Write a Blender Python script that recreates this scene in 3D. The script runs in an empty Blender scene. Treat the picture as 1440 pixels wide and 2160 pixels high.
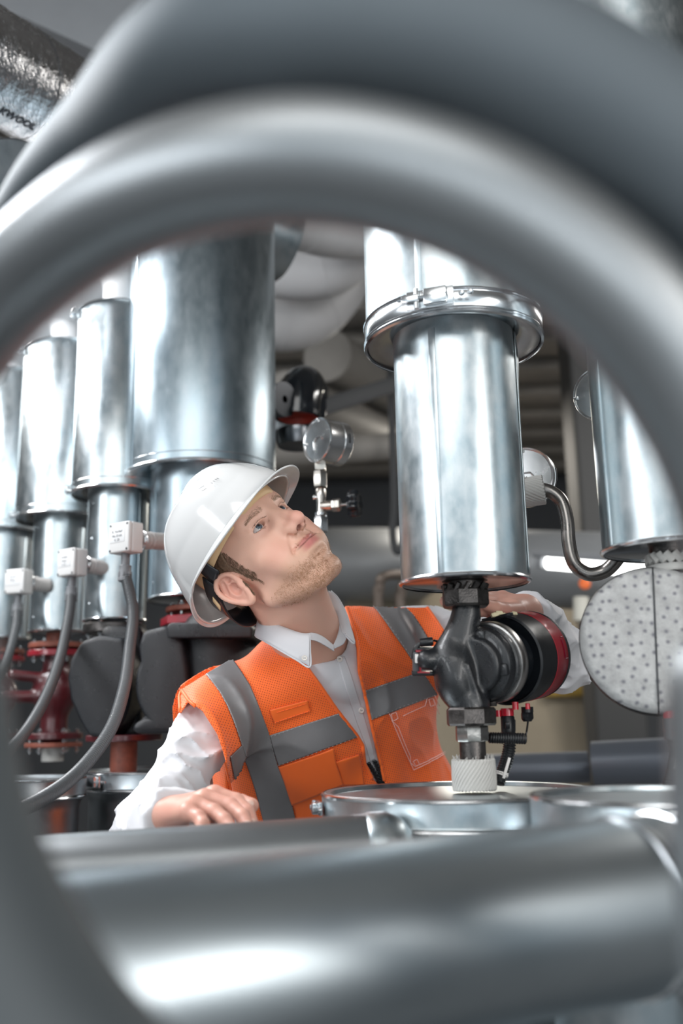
import bpy, bmesh, math, random
import numpy as np
from mathutils import Vector, Matrix
from mathutils.bvhtree import BVHTree
random.seed(7); np.random.seed(7)
C = bpy.context.scene.collection
sc = bpy.context.scene
# ------------------------------------------------------------------ camera
F_PX = 2000.0                       # focal length in pixels of the 1440x2160 frame
CAM = Vector((0, 0, 1.45))
_p, _r = math.radians(12.5), math.radians(1.15)
_right0, _up0 = Vector((1, 0, 0)), Vector((0, -math.sin(_p), math.cos(_p)))
FWD = Vector((0, math.cos(_p), math.sin(_p)))
RGT = _right0*math.cos(_r) - _up0*math.sin(_r)
UPV = _up0*math.cos(_r) + _right0*math.sin(_r)
cd = bpy.data.cameras.new('camera'); cam = bpy.data.objects.new('camera', cd); C.objects.link(cam)
cd.sensor_fit = 'VERTICAL'; cd.sensor_height = 36.0; cd.lens = 36.0*F_PX/2160
cd.clip_start = 0.02
cam.matrix_world = Matrix(((RGT.x, UPV.x, -FWD.x, CAM.x), (RGT.y, UPV.y, -FWD.y, CAM.y), (RGT.z, UPV.z, -FWD.z, CAM.z), (0, 0, 0, 1)))
cd.dof.use_dof = True; cd.dof.focus_distance = 1.53; cd.dof.aperture_fstop = 2.3
sc.camera = cam
# ------------------------------------------------------------------ world, lights, exposure
w = bpy.data.worlds.new('world'); sc.world = w; w.use_nodes = True
bg = w.node_tree.nodes['Background']; bg.inputs[0].default_value = (0.66, 0.79, 0.87, 1); bg.inputs[1].default_value = 0.68
sc.view_settings.view_transform = 'Standard'; sc.view_settings.look = 'None'
sc.view_settings.exposure = 0.28; sc.view_settings.gamma = 1.0; sc.view_settings.use_curve_mapping = False
def area(name, loc, target, sx, sy, power, col=(1, 1, 1)):
    l = bpy.data.lights.new(name, 'AREA'); l.shape = 'RECTANGLE'; l.size = sx; l.size_y = sy; l.energy = power; l.color = col
    o = bpy.data.objects.new(name, l); C.objects.link(o); o.location = loc
    o.rotation_euler = (Vector(target)-Vector(loc)).to_track_quat('-Z', 'Z').to_euler()
    return o
area('window_light_left', (-3.2, -0.9, 2.4), (0, 1.8, 1.4), 0.6, 2.8, 56, (0.94, 0.97, 1.0))
area('window_light_right', (2.1, -1.6, 2.0), (0.1, 1.6, 1.3), 0.7, 2.4, 44, (1.0, 0.96, 0.92))
area('front_fill_high', (-0.6, -1.6, 3.7), (0, 1.8, 1.3), 2.8, 1.5, 54, (1, 0.99, 0.97))  # added frontal fill for face and hat, not a window of the hall
area('window_light_low', (0.3, -3.0, 1.15), (0, 1.5, 1.3), 3.2, 0.9, 30, (0.96, 0.98, 1.0))
area('hall_lamp_near', (-1.7, 1.7, 3.3), (-0.1, 0.6, 1.6), 0.5, 1.3, 64, (0.95, 0.97, 1.0))
area('hall_lamp_left', (-2.2, 3.2, 3.55), (-1.6, 3.2, 0), 0.4, 1.8, 55, (1, 0.98, 0.95))
area('hall_lamp_right', (2.4, 3.4, 3.4), (2.0, 4.0, 0), 0.4, 1.8, 45, (1, 0.97, 0.93))
area('hall_lamp_far', (0.8, 7.0, 3.3), (0.8, 7.0, 0), 0.4, 2.5, 60, (1, 0.93, 0.82))
# ------------------------------------------------------------------ pixel -> world
def P(px, py, d):                    # point at depth d along the view axis
    return CAM + FWD*d + RGT*((px-720)/F_PX*d) + UPV*((1080-py)/F_PX*d)
def W(px, py, Y):                    # point on the world plane y = Y
    ray = FWD + RGT*((px-720)/F_PX) + UPV*((1080-py)/F_PX)
    return CAM + ray*(Y/ray.y)
def dep(v): return (Vector(v)-CAM).dot(FWD)
def RW(hpx, py, Y): return hpx*dep(W(720, py, Y))/F_PX
def pxl(x, y, z):                    # world arrays -> pixel arrays
    X = x-CAM.x; Yy = y-CAM.y; Z = z-CAM.z
    d = X*FWD.x+Yy*FWD.y+Z*FWD.z
    return 720+F_PX*(X*RGT.x+Yy*RGT.y+Z*RGT.z)/d, 1080-F_PX*(X*UPV.x+Yy*UPV.y+Z*UPV.z)/d, d
# ------------------------------------------------------------------ materials
MT = {}
def mat(name, col, rough=0.5, metal=0.0, bump=0.0, bscale=200.0, var=0.0, vscale=20.0, coat=0.0, emit=None, es=0.0, alpha=1.0,
        trans=0.0, stretch=None, rvar=0.0, spec=0.5, sss=0.0, sheen=0.0, col2=None):
    if name in MT: return MT[name]
    m = bpy.data.materials.new(name); m.use_nodes = True; nt = m.node_tree; N = nt.nodes; L = nt.links
    b = N['Principled BSDF']; b.inputs['Base Color'].default_value = (*col, 1); b.inputs['Roughness'].default_value = rough
    b.inputs['Metallic'].default_value = metal; b.inputs['Coat Weight'].default_value = coat; b.inputs['Alpha'].default_value = alpha
    b.inputs['Transmission Weight'].default_value = trans; b.inputs['Specular IOR Level'].default_value = spec
    b.inputs['Coat Roughness'].default_value = 0.08
    if sss: b.inputs['Subsurface Weight'].default_value = sss; b.inputs['Subsurface Radius'].default_value = (0.012, 0.005, 0.003); b.inputs['Subsurface Scale'].default_value = 1.0
    if sheen: b.inputs['Sheen Weight'].default_value = sheen
    if emit: b.inputs['Emission Color'].default_value = (*emit, 1); b.inputs['Emission Strength'].default_value = es
    tc = N.new('ShaderNodeTexCoord'); vec = tc.outputs['Object']
    if stretch:
        mp = N.new('ShaderNodeMapping'); mp.inputs['Scale'].default_value = stretch; L.new(vec, mp.inputs[0]); vec = mp.outputs[0]
    if var or rvar:
        n = N.new('ShaderNodeTexNoise'); n.inputs['Scale'].default_value = vscale; n.inputs['Detail'].default_value = 5; n.inputs['Roughness'].default_value = 0.65
        L.new(vec, n.inputs['Vector'])
        if var:
            mx = N.new('ShaderNodeMix'); mx.data_type = 'RGBA'; mr = N.new('ShaderNodeMapRange')
            mr.inputs['From Min'].default_value = 0.3; mr.inputs['From Max'].default_value = 0.7
            L.new(n.outputs['Fac'], mr.inputs['Value']); L.new(mr.outputs[0], mx.inputs['Factor'])
            c2 = col2 if col2 else tuple(max(0, min(1, c*(1-var))) for c in col)
            mx.inputs['A'].default_value = (*c2, 1); mx.inputs['B'].default_value = (*col, 1)
            L.new(mx.outputs['Result'], b.inputs['Base Color'])
        if rvar:
            mr = N.new('ShaderNodeMapRange'); mr.inputs['From Min'].default_value = 0.3; mr.inputs['From Max'].default_value = 0.7
            mr.inputs['To Min'].default_value = max(0.02, rough-rvar); mr.inputs['To Max'].default_value = min(1, rough+rvar)
            L.new(n.outputs['Fac'], mr.inputs['Value']); L.new(mr.outputs[0], b.inputs['Roughness'])
    if bump:
        n2 = N.new('ShaderNodeTexNoise'); n2.inputs['Scale'].default_value = bscale; n2.inputs['Detail'].default_value = 3
        L.new(vec, n2.inputs['Vector']); bp = N.new('ShaderNodeBump'); bp.inputs['Strength'].default_value = bump; bp.inputs['Distance'].default_value = 0.002
        L.new(n2.outputs['Fac'], bp.inputs['Height']); L.new(bp.outputs[0], b.inputs['Normal'])
    MT[name] = m
    return m
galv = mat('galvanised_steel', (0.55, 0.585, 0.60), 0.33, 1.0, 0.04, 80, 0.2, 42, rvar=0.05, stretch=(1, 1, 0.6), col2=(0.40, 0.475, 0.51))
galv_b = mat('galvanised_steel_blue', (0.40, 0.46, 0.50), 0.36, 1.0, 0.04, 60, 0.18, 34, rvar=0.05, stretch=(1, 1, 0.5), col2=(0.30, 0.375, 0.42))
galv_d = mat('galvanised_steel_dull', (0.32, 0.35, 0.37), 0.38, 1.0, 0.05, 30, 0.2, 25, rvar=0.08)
shiny = mat('bright_zinc', (0.66, 0.69, 0.71), 0.22, 1.0)
rim = mat('polished_rim', (0.80, 0.82, 0.84), 0.18, 1.0, rvar=0.05)
bore = mat('steel_end_plate', (0.55, 0.56, 0.57), 0.22, 1.0, var=0.15, vscale=30)
cast = mat('black_cast_iron', (0.010, 0.011, 0.013), 0.30, 0.0, 0.28, 800, coat=0.20, rvar=0.08, vscale=60, spec=0.5)
castnut = mat('dark_malleable_iron', (0.13, 0.12, 0.115), 0.36, 0.9, 0.25, 400, 0.6, 60, rvar=0.12)
epp = mat('black_moulded_shell', (0.006, 0.007, 0.010), 0.33, 0.0, 0.5, 900, spec=0.5, rvar=0.12, vscale=30)
blackp = mat('black_plastic', (0.010, 0.011, 0.013), 0.36, spec=0.4, rvar=0.08, vscale=30)
blackg = mat('black_gloss_plastic', (0.01, 0.012, 0.015), 0.14)
greyp = mat('grey_conduit_plastic', (0.075, 0.08, 0.085), 0.38)
greyg = mat('grey_gland_plastic', (0.14, 0.145, 0.155), 0.45)
redp = mat('red_paint', (0.30, 0.012, 0.024), 0.30, var=0.35, vscale=30, coat=0.3)
redd = mat('dark_red_paint', (0.085, 0.007, 0.011), 0.35, var=0.4, vscale=25, coat=0.3)
rust = mat('rust_primer', (0.28, 0.075, 0.045), 0.6, var=0.5, vscale=40, bump=0.3)
white = mat('white_jacket', (0.62, 0.62, 0.63), 0.42, bump=0.05, bscale=8, var=0.08, vscale=6)
white2 = mat('light_grey_box', (0.62, 0.61, 0.60), 0.45, bump=0.1, bscale=400)
nickel = mat('nickel_brass', (0.62, 0.58, 0.53), 0.28, 1.0, var=0.15, vscale=50)
steel = mat('brushed_steel', (0.70, 0.70, 0.70), 0.24, 1.0, rvar=0.05, vscale=40)
rawpipe = mat('raw_steel_tube', (0.30, 0.28, 0.265), 0.30, 1.0, 0.15, 40, 0.35, 30, rvar=0.1)
rope = mat('glass_fibre_rope', (0.52, 0.51, 0.485), 0.8, bump=0.3, bscale=500)
dark = mat('dark_paint', (0.03, 0.033, 0.037), 0.6)
paintgrey = mat('grey_paint', (0.22, 0.23, 0.245), 0.45, var=0.15, vscale=4)
concrete = mat('concrete', (0.20, 0.19, 0.18), 0.85, bump=0.4, bscale=30, var=0.25, vscale=3)
# ------------------------------------------------------------------ objects
ORG = {}
def thing(name, label, cat, loc=(0, 0, 0), group=None):
    o = bpy.data.objects.new(name, None); C.objects.link(o); o.location = loc; o.empty_display_size = 0.05
    ORG[o.name] = Vector(loc); o['label'] = label; o['category'] = cat
    if group: o['group'] = group
    return o
def tag(o, label=None, cat=None, group=None, kind=None):
    if label: o['label'] = label
    if cat: o['category'] = cat
    if group: o['group'] = group
    if kind: o['kind'] = kind
    return o
def mesh_obj(name, verts, faces, m, parent=None, smooth=True, angle=35, org=None):
    vs = np.asarray(verts, dtype=np.float64).reshape(-1, 3)
    if parent is not None: o0 = ORG[parent.name]
    else: o0 = Vector(org) if org is not None else Vector(((vs[:, 0].min()+vs[:, 0].max())/2, (vs[:, 1].min()+vs[:, 1].max())/2, vs[:, 2].min()))
    vs = vs-np.array(o0)
    me = bpy.data.meshes.new(name)
    if isinstance(faces, np.ndarray): me.from_pydata(vs.tolist(), [], faces.tolist())
    else: me.from_pydata(vs.tolist(), [], faces)
    me.update()
    if smooth:
        me.polygons.foreach_set('use_smooth', [True]*len(me.polygons))
        if angle < 179: me.set_sharp_from_angle(angle=math.radians(angle))
    me.materials.append(m)
    o = bpy.data.objects.new(name, me); C.objects.link(o)
    if parent is not None: o.parent = parent
    else: o.location = o0
    ORG[o.name] = o0
    return o
def basis(axis, up=None):
    a = Vector(axis).normalized()
    u = Vector(up) if up is not None else (Vector((0, 0, 1)) if abs(a.z) < 0.9 else Vector((0, 1, 0)))
    x = u.cross(a)
    if x.length < 1e-6: x = Vector((1, 0, 0)).cross(a)
    x.normalize(); y = a.cross(x).normalized()
    return x, y, a
def catmull(pts, n=8):
    pts = [Vector(p) for p in pts]
    if len(pts) < 3: return pts
    out = []
    Q = [pts[0]*2-pts[1]]+pts+[pts[-1]*2-pts[-2]]
    for i in range(1, len(Q)-2):
        p0, p1, p2, p3 = Q[i-1], Q[i], Q[i+1], Q[i+2]
        for k in range(n):
            t = k/n
            out.append(0.5*((2*p1)+(p2-p0)*t+(2*p0-5*p1+4*p2-p3)*t*t+(3*p1-p0-3*p2+p3)*t**3))
    out.append(pts[-1])
    return out
def resample(path, step):
    path = [Vector(p) for p in path]; d = [0]
    for a, b in zip(path, path[1:]): d.append(d[-1]+(b-a).length)
    n = max(2, int(d[-1]/step)); out = []; j = 0
    for i in range(n+1):
        s = d[-1]*i/n
        while j < len(d)-2 and d[j+1] < s: j += 1
        t = (s-d[j])/max(1e-9, d[j+1]-d[j]); out.append(path[j].lerp(path[j+1], t))
    return out
class MB:
    def __init__(s): s.v = []; s.f = []
    def add(s, v, f):
        o = len(s.v); s.v += [tuple(p) for p in v]; s.f += [tuple(i+o for i in q) for q in f]; return s
    def lathe(s, prof, o, axis=(0, 0, 1), seg=48, up=None, a0=0, a1=2*math.pi):
        x, y, a = basis(axis, up); o = Vector(o); full = abs(a1-a0-2*math.pi) < 1e-6
        n = seg if full else seg+1; v = []; f = []
        for r, h in prof:
            for k in range(n):
                t = a0+(a1-a0)*k/seg
                v.append(o+a*h+(x*math.cos(t)+y*math.sin(t))*max(r, 1e-5))
        for i in range(len(prof)-1):
            for k in range(seg):
                k2 = (k+1) % n
                f.append((i*n+k, i*n+k2, (i+1)*n+k2, (i+1)*n+k))
        return s.add(v, f)
    def tube(s, path, r, seg=14, cap=True, closed=False):
        path = [Vector(p) for p in path]; n = len(path); rs = r if hasattr(r, '__len__') else [r]*n
        tan = []
        for i in range(n):
            if closed: t = path[(i+1) % n]-path[i-1]
            else: t = path[min(i+1, n-1)]-path[max(i-1, 0)]
            tan.append(t.normalized())
        x, y, _ = basis(tan[0]); v = []; f = []
        for i in range(n):
            x = (x-tan[i]*x.dot(tan[i])).normalized(); y = tan[i].cross(x)
            for k in range(seg):
                t = 2*math.pi*k/seg; v.append(path[i]+(x*math.cos(t)+y*math.sin(t))*rs[i])
        m = n if closed else n-1
        for i in range(m):
            j = (i+1) % n
            for k in range(seg):
                k2 = (k+1) % seg; f.append((i*seg+k, i*seg+k2, j*seg+k2, j*seg+k))
        if cap and not closed:
            f.append(tuple(range(seg-1, -1, -1))); f.append(tuple((n-1)*seg+k for k in range(seg)))
        return s.add(v, f)
    def box(s, c, size, R=None, bev=0.0, seg=2):
        bm = bmesh.new(); bmesh.ops.create_cube(bm, size=1)
        for v in bm.verts: v.co = Vector((v.co.x*size[0], v.co.y*size[1], v.co.z*size[2]))
        if bev: bmesh.ops.bevel(bm, geom=bm.edges[:], offset=bev, segments=seg, affect='EDGES', profile=0.5)
        c = Vector(c); R = R or Matrix.Identity(3)
        bm.verts.index_update(); s.add([R @ v.co+c for v in bm.verts], [tuple(v.index for v in f.verts) for f in bm.faces]); bm.free(); return s
    def hexn(s, o, axis, af, h, up=None, seg=6, bev=0.12):
        x, y, a = basis(axis, up); o = Vector(o); R = af/math.sqrt(3); v = []; f = []
        prof = [(0.80, 0), (0.93, 0.0), (1.0, bev), (1.0, 1-bev), (0.93, 1.0), (0.80, 1.0)]
        for r, t in prof:
            for k in range(seg):
                q = 2*math.pi*(k+0.5)/seg; v.append(o+a*h*t+(x*math.cos(q)+y*math.sin(q))*R*r)
        for i in range(len(prof)-1):
            for k in range(seg): f.append((i*seg+k, i*seg+(k+1) % seg, (i+1)*seg+(k+1) % seg, (i+1)*seg+k))
        f.append(tuple(range(seg-1, -1, -1))); f.append(tuple((len(prof)-1)*seg+k for k in range(seg)))
        return s.add(v, f)
    def prism(s, pts, ext, bev=0.0, seg=3):        # planar world polygon extruded along the vector ext
        bm = bmesh.new(); vs = [bm.verts.new(Vector(p)) for p in pts]; fc = bm.faces.new(vs)
        g = bmesh.ops.extrude_face_region(bm, geom=[fc]); nv = [e for e in g['geom'] if isinstance(e, bmesh.types.BMVert)]
        for v in nv: v.co += Vector(ext)
        bmesh.ops.recalc_face_normals(bm, faces=bm.faces[:])
        if bev:
            ed = [e for e in bm.edges if len(e.link_faces) == 2 and e.calc_face_angle(0) > 0.6]
            bmesh.ops.bevel(bm, geom=ed, offset=bev, segments=seg, affect='EDGES', profile=0.5)
        bm.verts.index_update(); s.add([v.co.copy() for v in bm.verts], [tuple(v.index for v in f.verts) for f in bm.faces]); bm.free(); return s
    def loft(s, A, B, n, m, fn=None):               # grid between two polylines
        A = resample(A, 1e9) if False else A
        def at(L, t):
            L = [Vector(p) for p in L]; q = t*(len(L)-1); i = min(int(q), len(L)-2); return L[i].lerp(L[i+1], q-i)
        v = []; f = []
        for i in range(n+1):
            a, b = at(A, i/n), at(B, i/n)
            for j in range(m+1):
                p = a.lerp(b, j/m); v.append(fn(p, i/n, j/m) if fn else p)
        for i in range(n):
            for j in range(m): f.append((i*(m+1)+j, (i+1)*(m+1)+j, (i+1)*(m+1)+j+1, i*(m+1)+j+1))
        return s.add(v, f)
    def build(s, name, m, parent=None, smooth=True, angle=35, org=None): return mesh_obj(name, s.v, s.f, m, parent, smooth, angle, org)
def solid(o, t, off=-1):
    md = o.modifiers.new('solid', 'SOLIDIFY'); md.thickness = t; md.offset = off; return o
# ------------------------------------------------------------------ implicit surfaces (smooth sculpting)
def nets(f, lo, hi, h, K=4):
    lo = np.array(lo, float); n = (np.ceil((np.array(hi)-lo)/h/K).astype(int)+1)*K+1
    ax = [lo[i]+h*np.arange(n[i]) for i in range(3)]
    cx, cy, cz = np.meshgrid(*[(lo[i]+h*K*(np.arange((n[i]-1)//K)+0.5)) for i in range(3)], indexing='ij')
    G0 = f(cx.astype(np.float32), cy.astype(np.float32), cz.astype(np.float32))
    near = np.abs(G0) < h*K*1.5+0.004
    G = np.empty(tuple(n), np.float32)
    big = np.repeat(np.repeat(np.repeat(G0, K, 0), K, 1), K, 2); G[:-1, :-1, :-1] = big
    G[-1] = G[-2]; G[:, -1] = G[:, -2]; G[:, :, -1] = G[:, :, -2]
    mask = np.zeros(tuple(n), bool); nb = np.repeat(np.repeat(np.repeat(near, K, 0), K, 1), K, 2)
    for a in (0, 1):
        for b in (0, 1):
            for c in (0, 1): mask[a:a+nb.shape[0], b:b+nb.shape[1], c:c+nb.shape[2]] |= nb
    I = np.nonzero(mask)
    G[I] = f(ax[0][I[0]].astype(np.float32), ax[1][I[1]].astype(np.float32), ax[2][I[2]].astype(np.float32))
    S = G < 0
    A = np.zeros(tuple(n-1), bool); allS = np.ones(tuple(n-1), bool)
    for a in (0, 1):
        for b in (0, 1):
            for c in (0, 1):
                q = S[a:n[0]-1+a, b:n[1]-1+b, c:n[2]-1+c]; A |= q; allS &= q
    A &= ~allS
    idx = np.argwhere(A); acc = np.zeros((len(idx), 3)); cnt = np.zeros(len(idx))
    cr = [(0, 0, 0), (1, 0, 0), (0, 1, 0), (1, 1, 0), (0, 0, 1), (1, 0, 1), (0, 1, 1), (1, 1, 1)]
    for a in range(8):
        for b in range(a+1, 8):
            d = [abs(cr[a][i]-cr[b][i]) for i in range(3)]
            if sum(d) != 1: continue
            va = G[idx[:, 0]+cr[a][0], idx[:, 1]+cr[a][1], idx[:, 2]+cr[a][2]]; vb = G[idx[:, 0]+cr[b][0], idx[:, 1]+cr[b][1], idx[:, 2]+cr[b][2]]
            mk = (va < 0) != (vb < 0); t = np.where(mk, va/np.where(mk, va-vb, 1), 0)
            for i in range(3): acc[:, i] += np.where(mk, cr[a][i]+t*(cr[b][i]-cr[a][i]), 0)
            cnt += mk
    V = lo+h*(idx+acc/cnt[:, None])
    ID = np.full(tuple(n-1), -1, np.int64); ID[idx[:, 0], idx[:, 1], idx[:, 2]] = np.arange(len(idx))
    Fs = []
    for ax_ in range(3):
        s0 = [slice(1, None)]*3; s1 = [slice(1, None)]*3
        s0[ax_] = slice(0, -1); s1[ax_] = slice(1, None)
        g0 = S[tuple(slice(1, n[i]-1) if i != ax_ else slice(0, n[i]-1) for i in range(3))]
        g1 = S[tuple(slice(1, n[i]-1) if i != ax_ else slice(1, n[i]) for i in range(3))]
        e = np.argwhere(g0 != g1); fl = g0[e[:, 0], e[:, 1], e[:, 2]]
        b_, c_ = [(1, 2), (2, 0), (0, 1)][ax_]
        base = e.copy()
        for i in range(3):
            if i != ax_: base[:, i] += 1
        def cell(db, dc):
            q = base.copy(); q[:, b_] -= db; q[:, c_] -= dc; return ID[q[:, 0], q[:, 1], q[:, 2]]
        q = np.stack([cell(1, 1), cell(0, 1), cell(0, 0), cell(1, 0)], 1)
        q[~fl] = q[~fl][:, ::-1]
        Fs.append(q)
    Fa = np.concatenate(Fs); Fa = Fa[(Fa >= 0).all(1)]
    return V, Fa
def cap_(p, a, b, ra, rb=None):
    rb = ra if rb is None else rb; a = np.array(a, np.float32); b = np.array(b, np.float32); d = b-a; L2 = float(d @ d)+1e-12
    x, y, z = p[0]-a[0], p[1]-a[1], p[2]-a[2]
    t = np.clip((x*d[0]+y*d[1]+z*d[2])/L2, 0, 1)
    return np.sqrt((x-t*d[0])**2+(y-t*d[1])**2+(z-t*d[2])**2)-(ra+(rb-ra)*t)
def ell_(p, c, r, R=None):
    x, y, z = p[0]-c[0], p[1]-c[1], p[2]-c[2]
    if R is not None: x, y, z = (R[0][0]*x+R[0][1]*y+R[0][2]*z, R[1][0]*x+R[1][1]*y+R[1][2]*z, R[2][0]*x+R[2][1]*y+R[2][2]*z)
    k0 = np.sqrt((x/r[0])**2+(y/r[1])**2+(z/r[2])**2); k1 = np.sqrt((x/r[0]**2)**2+(y/r[1]**2)**2+(z/r[2]**2)**2)+1e-9
    return k0*(k0-1)/k1
def smin(a, b, k): h = np.clip(0.5+0.5*(b-a)/k, 0, 1); return b*(1-h)+a*h-k*h*(1-h)
def smax(a, b, k): return -smin(-a, -b, k)
def vnoise(x, y, z, seed=0):
    xi, yi, zi = np.floor(x).astype(np.int64), np.floor(y).astype(np.int64), np.floor(z).astype(np.int64)
    fx, fy, fz = x-xi, y-yi, z-zi; fx = fx*fx*(3-2*fx); fy = fy*fy*(3-2*fy); fz = fz*fz*(3-2*fz)
    def hsh(a, b, c):
        n = (a*73856093) ^ (b*19349663) ^ (c*83492791) ^ (seed*2654435761); n = (n ^ (n >> 13))*1274126177; n = n & 0xffffffff; n = n ^ (n >> 16)
        return (n & 0xffff)/32768.0-1
    r = 0
    for a in (0, 1):
        for b in (0, 1):
            for c in (0, 1): r = r+hsh(xi+a, yi+b, zi+c)*(fx if a else 1-fx)*(fy if b else 1-fy)*(fz if c else 1-fz)
    return r.astype(np.float32) if hasattr(r, 'astype') else r
def decal_text(body, size, mtx, m, parent, name='lettering', ext=0.0004, bold=0.0):
    cu = bpy.data.curves.new(name, 'FONT'); cu.body = body; cu.size = size; cu.extrude = ext; cu.align_x = 'CENTER'; cu.align_y = 'CENTER'; cu.offset = bold; cu.resolution_u = 3
    t = bpy.data.objects.new(name, cu); C.objects.link(t)
    dg = bpy.context.evaluated_depsgraph_get(); me = bpy.data.meshes.new_from_object(t.evaluated_get(dg)); bpy.data.objects.remove(t)
    v = [mtx @ q.co for q in me.vertices]; f = [tuple(p.vertices) for p in me.polygons]
    return v, f
# ================================================================== THE HALL
def struct(name, mb, m, parent=None, **k):
    o = mb.build(name, m, parent, smooth=False, **k)
    if parent is None: o['kind'] = 'structure'
    return o
struct('floor', MB().box((0, 4, -0.05), (12, 15, 0.1)), mat('floor_screed', (0.16, 0.165, 0.17), 0.5, var=0.2, vscale=2), org=(0, 4, 0))
ceil = struct('ceiling', MB().box((0, 4, 4.15), (12, 15, 0.1)), concrete, org=(0, 4, 4.1))
struct('wall_back', MB().box((0, 9.8, 2.05), (12, 0.2, 4.1)), mat('dim_wall', (0.085, 0.09, 0.10), 0.8, var=0.2, vscale=1.5), org=(0, 9.8, 0))
struct('wall_left', MB().box((-5.1, 4, 2.05), (0.2, 12, 4.1)), paintgrey, org=(-5.1, 4, 0))
struct('wall_right', MB().box((5.1, 4, 2.05), (0.2, 12, 4.1)), paintgrey, org=(5.1, 4, 0))
ribm = mat('ceiling_rib', (0.34, 0.315, 0.285), 0.75, var=0.25, vscale=2.5)
for i in range(12):
    y = 3.3+0.53*i
    MB().box((0, y, 3.98), (10, 0.30, 0.24), bev=0.03).build('rib', ribm, ceil)
# columns, a beige lit side wall and a doorway seen far behind the pump
q = W(1145, 1450, 6.4)
struct('wall_inner', MB().box((q.x-0.35, 6.5, 1.3), (1.9, 0.12, 2.6), bev=0.01), mat('beige_plaster', (0.42, 0.36, 0.27), 0.8, var=0.2, vscale=1.2), org=(q.x, 6.5, 0))
q = W(1292, 1450, 5.2)
col = struct('trim_1', MB().box((q.x, 5.2, 2.05), (0.27, 0.27, 4.1), bev=0.02), mat('column_paint', (0.055, 0.055, 0.055), 0.7), org=(q.x, 5.2, 0))
q = W(1385, 1500, 6.0)
dr = struct('door_1', MB().box((q.x+0.1, 6.0, 1.1), (0.9, 0.08, 2.2), bev=0.01), dark, org=(q.x, 6, 0))
MB().lathe([(0, 0), (0.02, 0), (0.02, 0.05), (0, 0.05)], (q.x+0.4, 5.96, 1.05), (0, -1, 0), 12).build('door_handle', steel, dr)
# steel beams and a tray under the ceiling
def bar(px0, py0, Y0, px1, py1, Y1, r, m, name, label, cat, group=None, seg=20):
    a, b = W(px0, py0, Y0), W(px1, py1, Y1)
    t = MB().tube([a, b], r, seg); o = t.build(name, m); tag(o, label, cat, group); return o
a, b = W(560, 915, 3.6), W(1000, 770, 4.6)
d = (b-a); u = d.normalized(); x, y, _ = basis(u)
tr = thing('cable_tray', 'dark steel cable tray crossing diagonally behind the round pressure gauge', 'cable tray', a)
R = Matrix((u, x, y)).transposed()
MB().box((a+b)/2, (d.length, 0.16, 0.012), R, 0.002).build('tray_base', dark, tr)
for s in (-1, 1): MB().box((a+b)/2+x*0.08*s+y*0.03, (d.length, 0.008, 0.07), R, 0.002).build('side_rail', dark, tr)
for t_ in (0.62, 0.95):
    q_ = a+d*t_; MB().tube([q_, Vector((q_.x, q_.y, 4.1))], 0.006, 8).build('hanger_rod', steel, tr)
for k in range(4):
    c0 = a+x*(-0.055+0.035*k)+y*0.03; MB().tube([c0, c0+d], 0.012, 8).build('cable', blackp, tr)
drk = mat('duct_paint', (0.30, 0.285, 0.265), 0.6, var=0.2, vscale=3)
bar(690, 750, 5.0, 960, 905, 7.0, 0.15, drk, 'ventilation_duct', 'dull beige round duct just right of the lower white pipe bend', 'duct')
bar(600, 830, 4.6, 900, 960, 6.6, 0.12, drk, 'ventilation_duct', 'dull beige round duct passing behind the black flanged elbow', 'duct')
bar(560, 960, 4.4, 1060, 925, 5.0, 0.07, drk, 'ventilation_duct', 'dull beige round duct running level behind the gauge stem', 'duct')
# big insulated vessels far behind
vm = mat('far_jacket', (0.24, 0.25, 0.26), 0.45, 0.3, var=0.1, vscale=2)
a, b = W(1000, 1195, 4.6), W(1520, 1215, 4.2)
v = thing('storage_vessel', 'large blurred grey horizontal vessel with an orange knob, behind the curved steel tube', 'tank', a)
MB().lathe([(0.02, -0.12), (0.13, -0.09), (0.185, 0), (0.185, 1.35), (0.13, 1.45), (0.02, 1.48)], a, b-a, 40).build('shell', vm, v)
MB().lathe([(0.0, 0), (0.025, 0), (0.025, 0.012), (0, 0.02)], W(1232, 1232, 4.15), (0, -1, 0.1), 14).build('orange_knob', mat('orange_paint', (0.75, 0.14, 0.02), 0.5, emit=None), v)
a = W(790, 1190, 6.2)
MBv = MB().lathe([(0.02, -0.42), (0.2, -0.38), (0.24, -0.3), (0.24, 0.3), (0.2, 0.38), (0.02, 0.42)], a, (1, 0.15, 0), 40)
tag(MBv.build('storage_vessel', vm), 'dim round vessel in the dark behind the black star handle', 'tank')
a = W(1140, 1184, 4.0); b = W(1420, 1206, 3.7)
lt = thing('fluorescent_lamp', 'glowing white fluorescent tube lamp behind the curved steel tube', 'lamp', a)
u = (b-a).normalized(); x, y, _ = basis(u); R = Matrix((u, x, y)).transposed()
MB().box((a+b)/2+y*0.03, ((b-a).length+0.06, 0.08, 0.03), R, 0.004).build('housing', paintgrey, lt)
MB().tube([a+u*0.03, b-u*0.03], 0.030, 14).build('tube', mat('lamp_glow', (1, 1, 1), emit=(1, 1, 0.97), es=4.5), lt)
for e in (a, b): MB().box(e, (0.03, 0.05, 0.06), R, 0.004).build('end_cap', paintgrey, lt)
# low pipes crossing behind the pump
bar(1000, 1625, 2.9, 1240, 1618, 2.85, 0.045, mat('slate_jacket', (0.11, 0.125, 0.15), 0.35, 0.4), 'floor_main_pipe', 'slate grey jacketed pipe crossing low behind the coiled cable', 'pipe', seg=32)
bar(1252, 1612, 2.75, 2400, 1560, 2.3, 0.062, MT['slate_jacket'], 'floor_main_pipe', 'thicker slate grey jacketed pipe under the speckled pump cover', 'pipe', seg=32)
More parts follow.
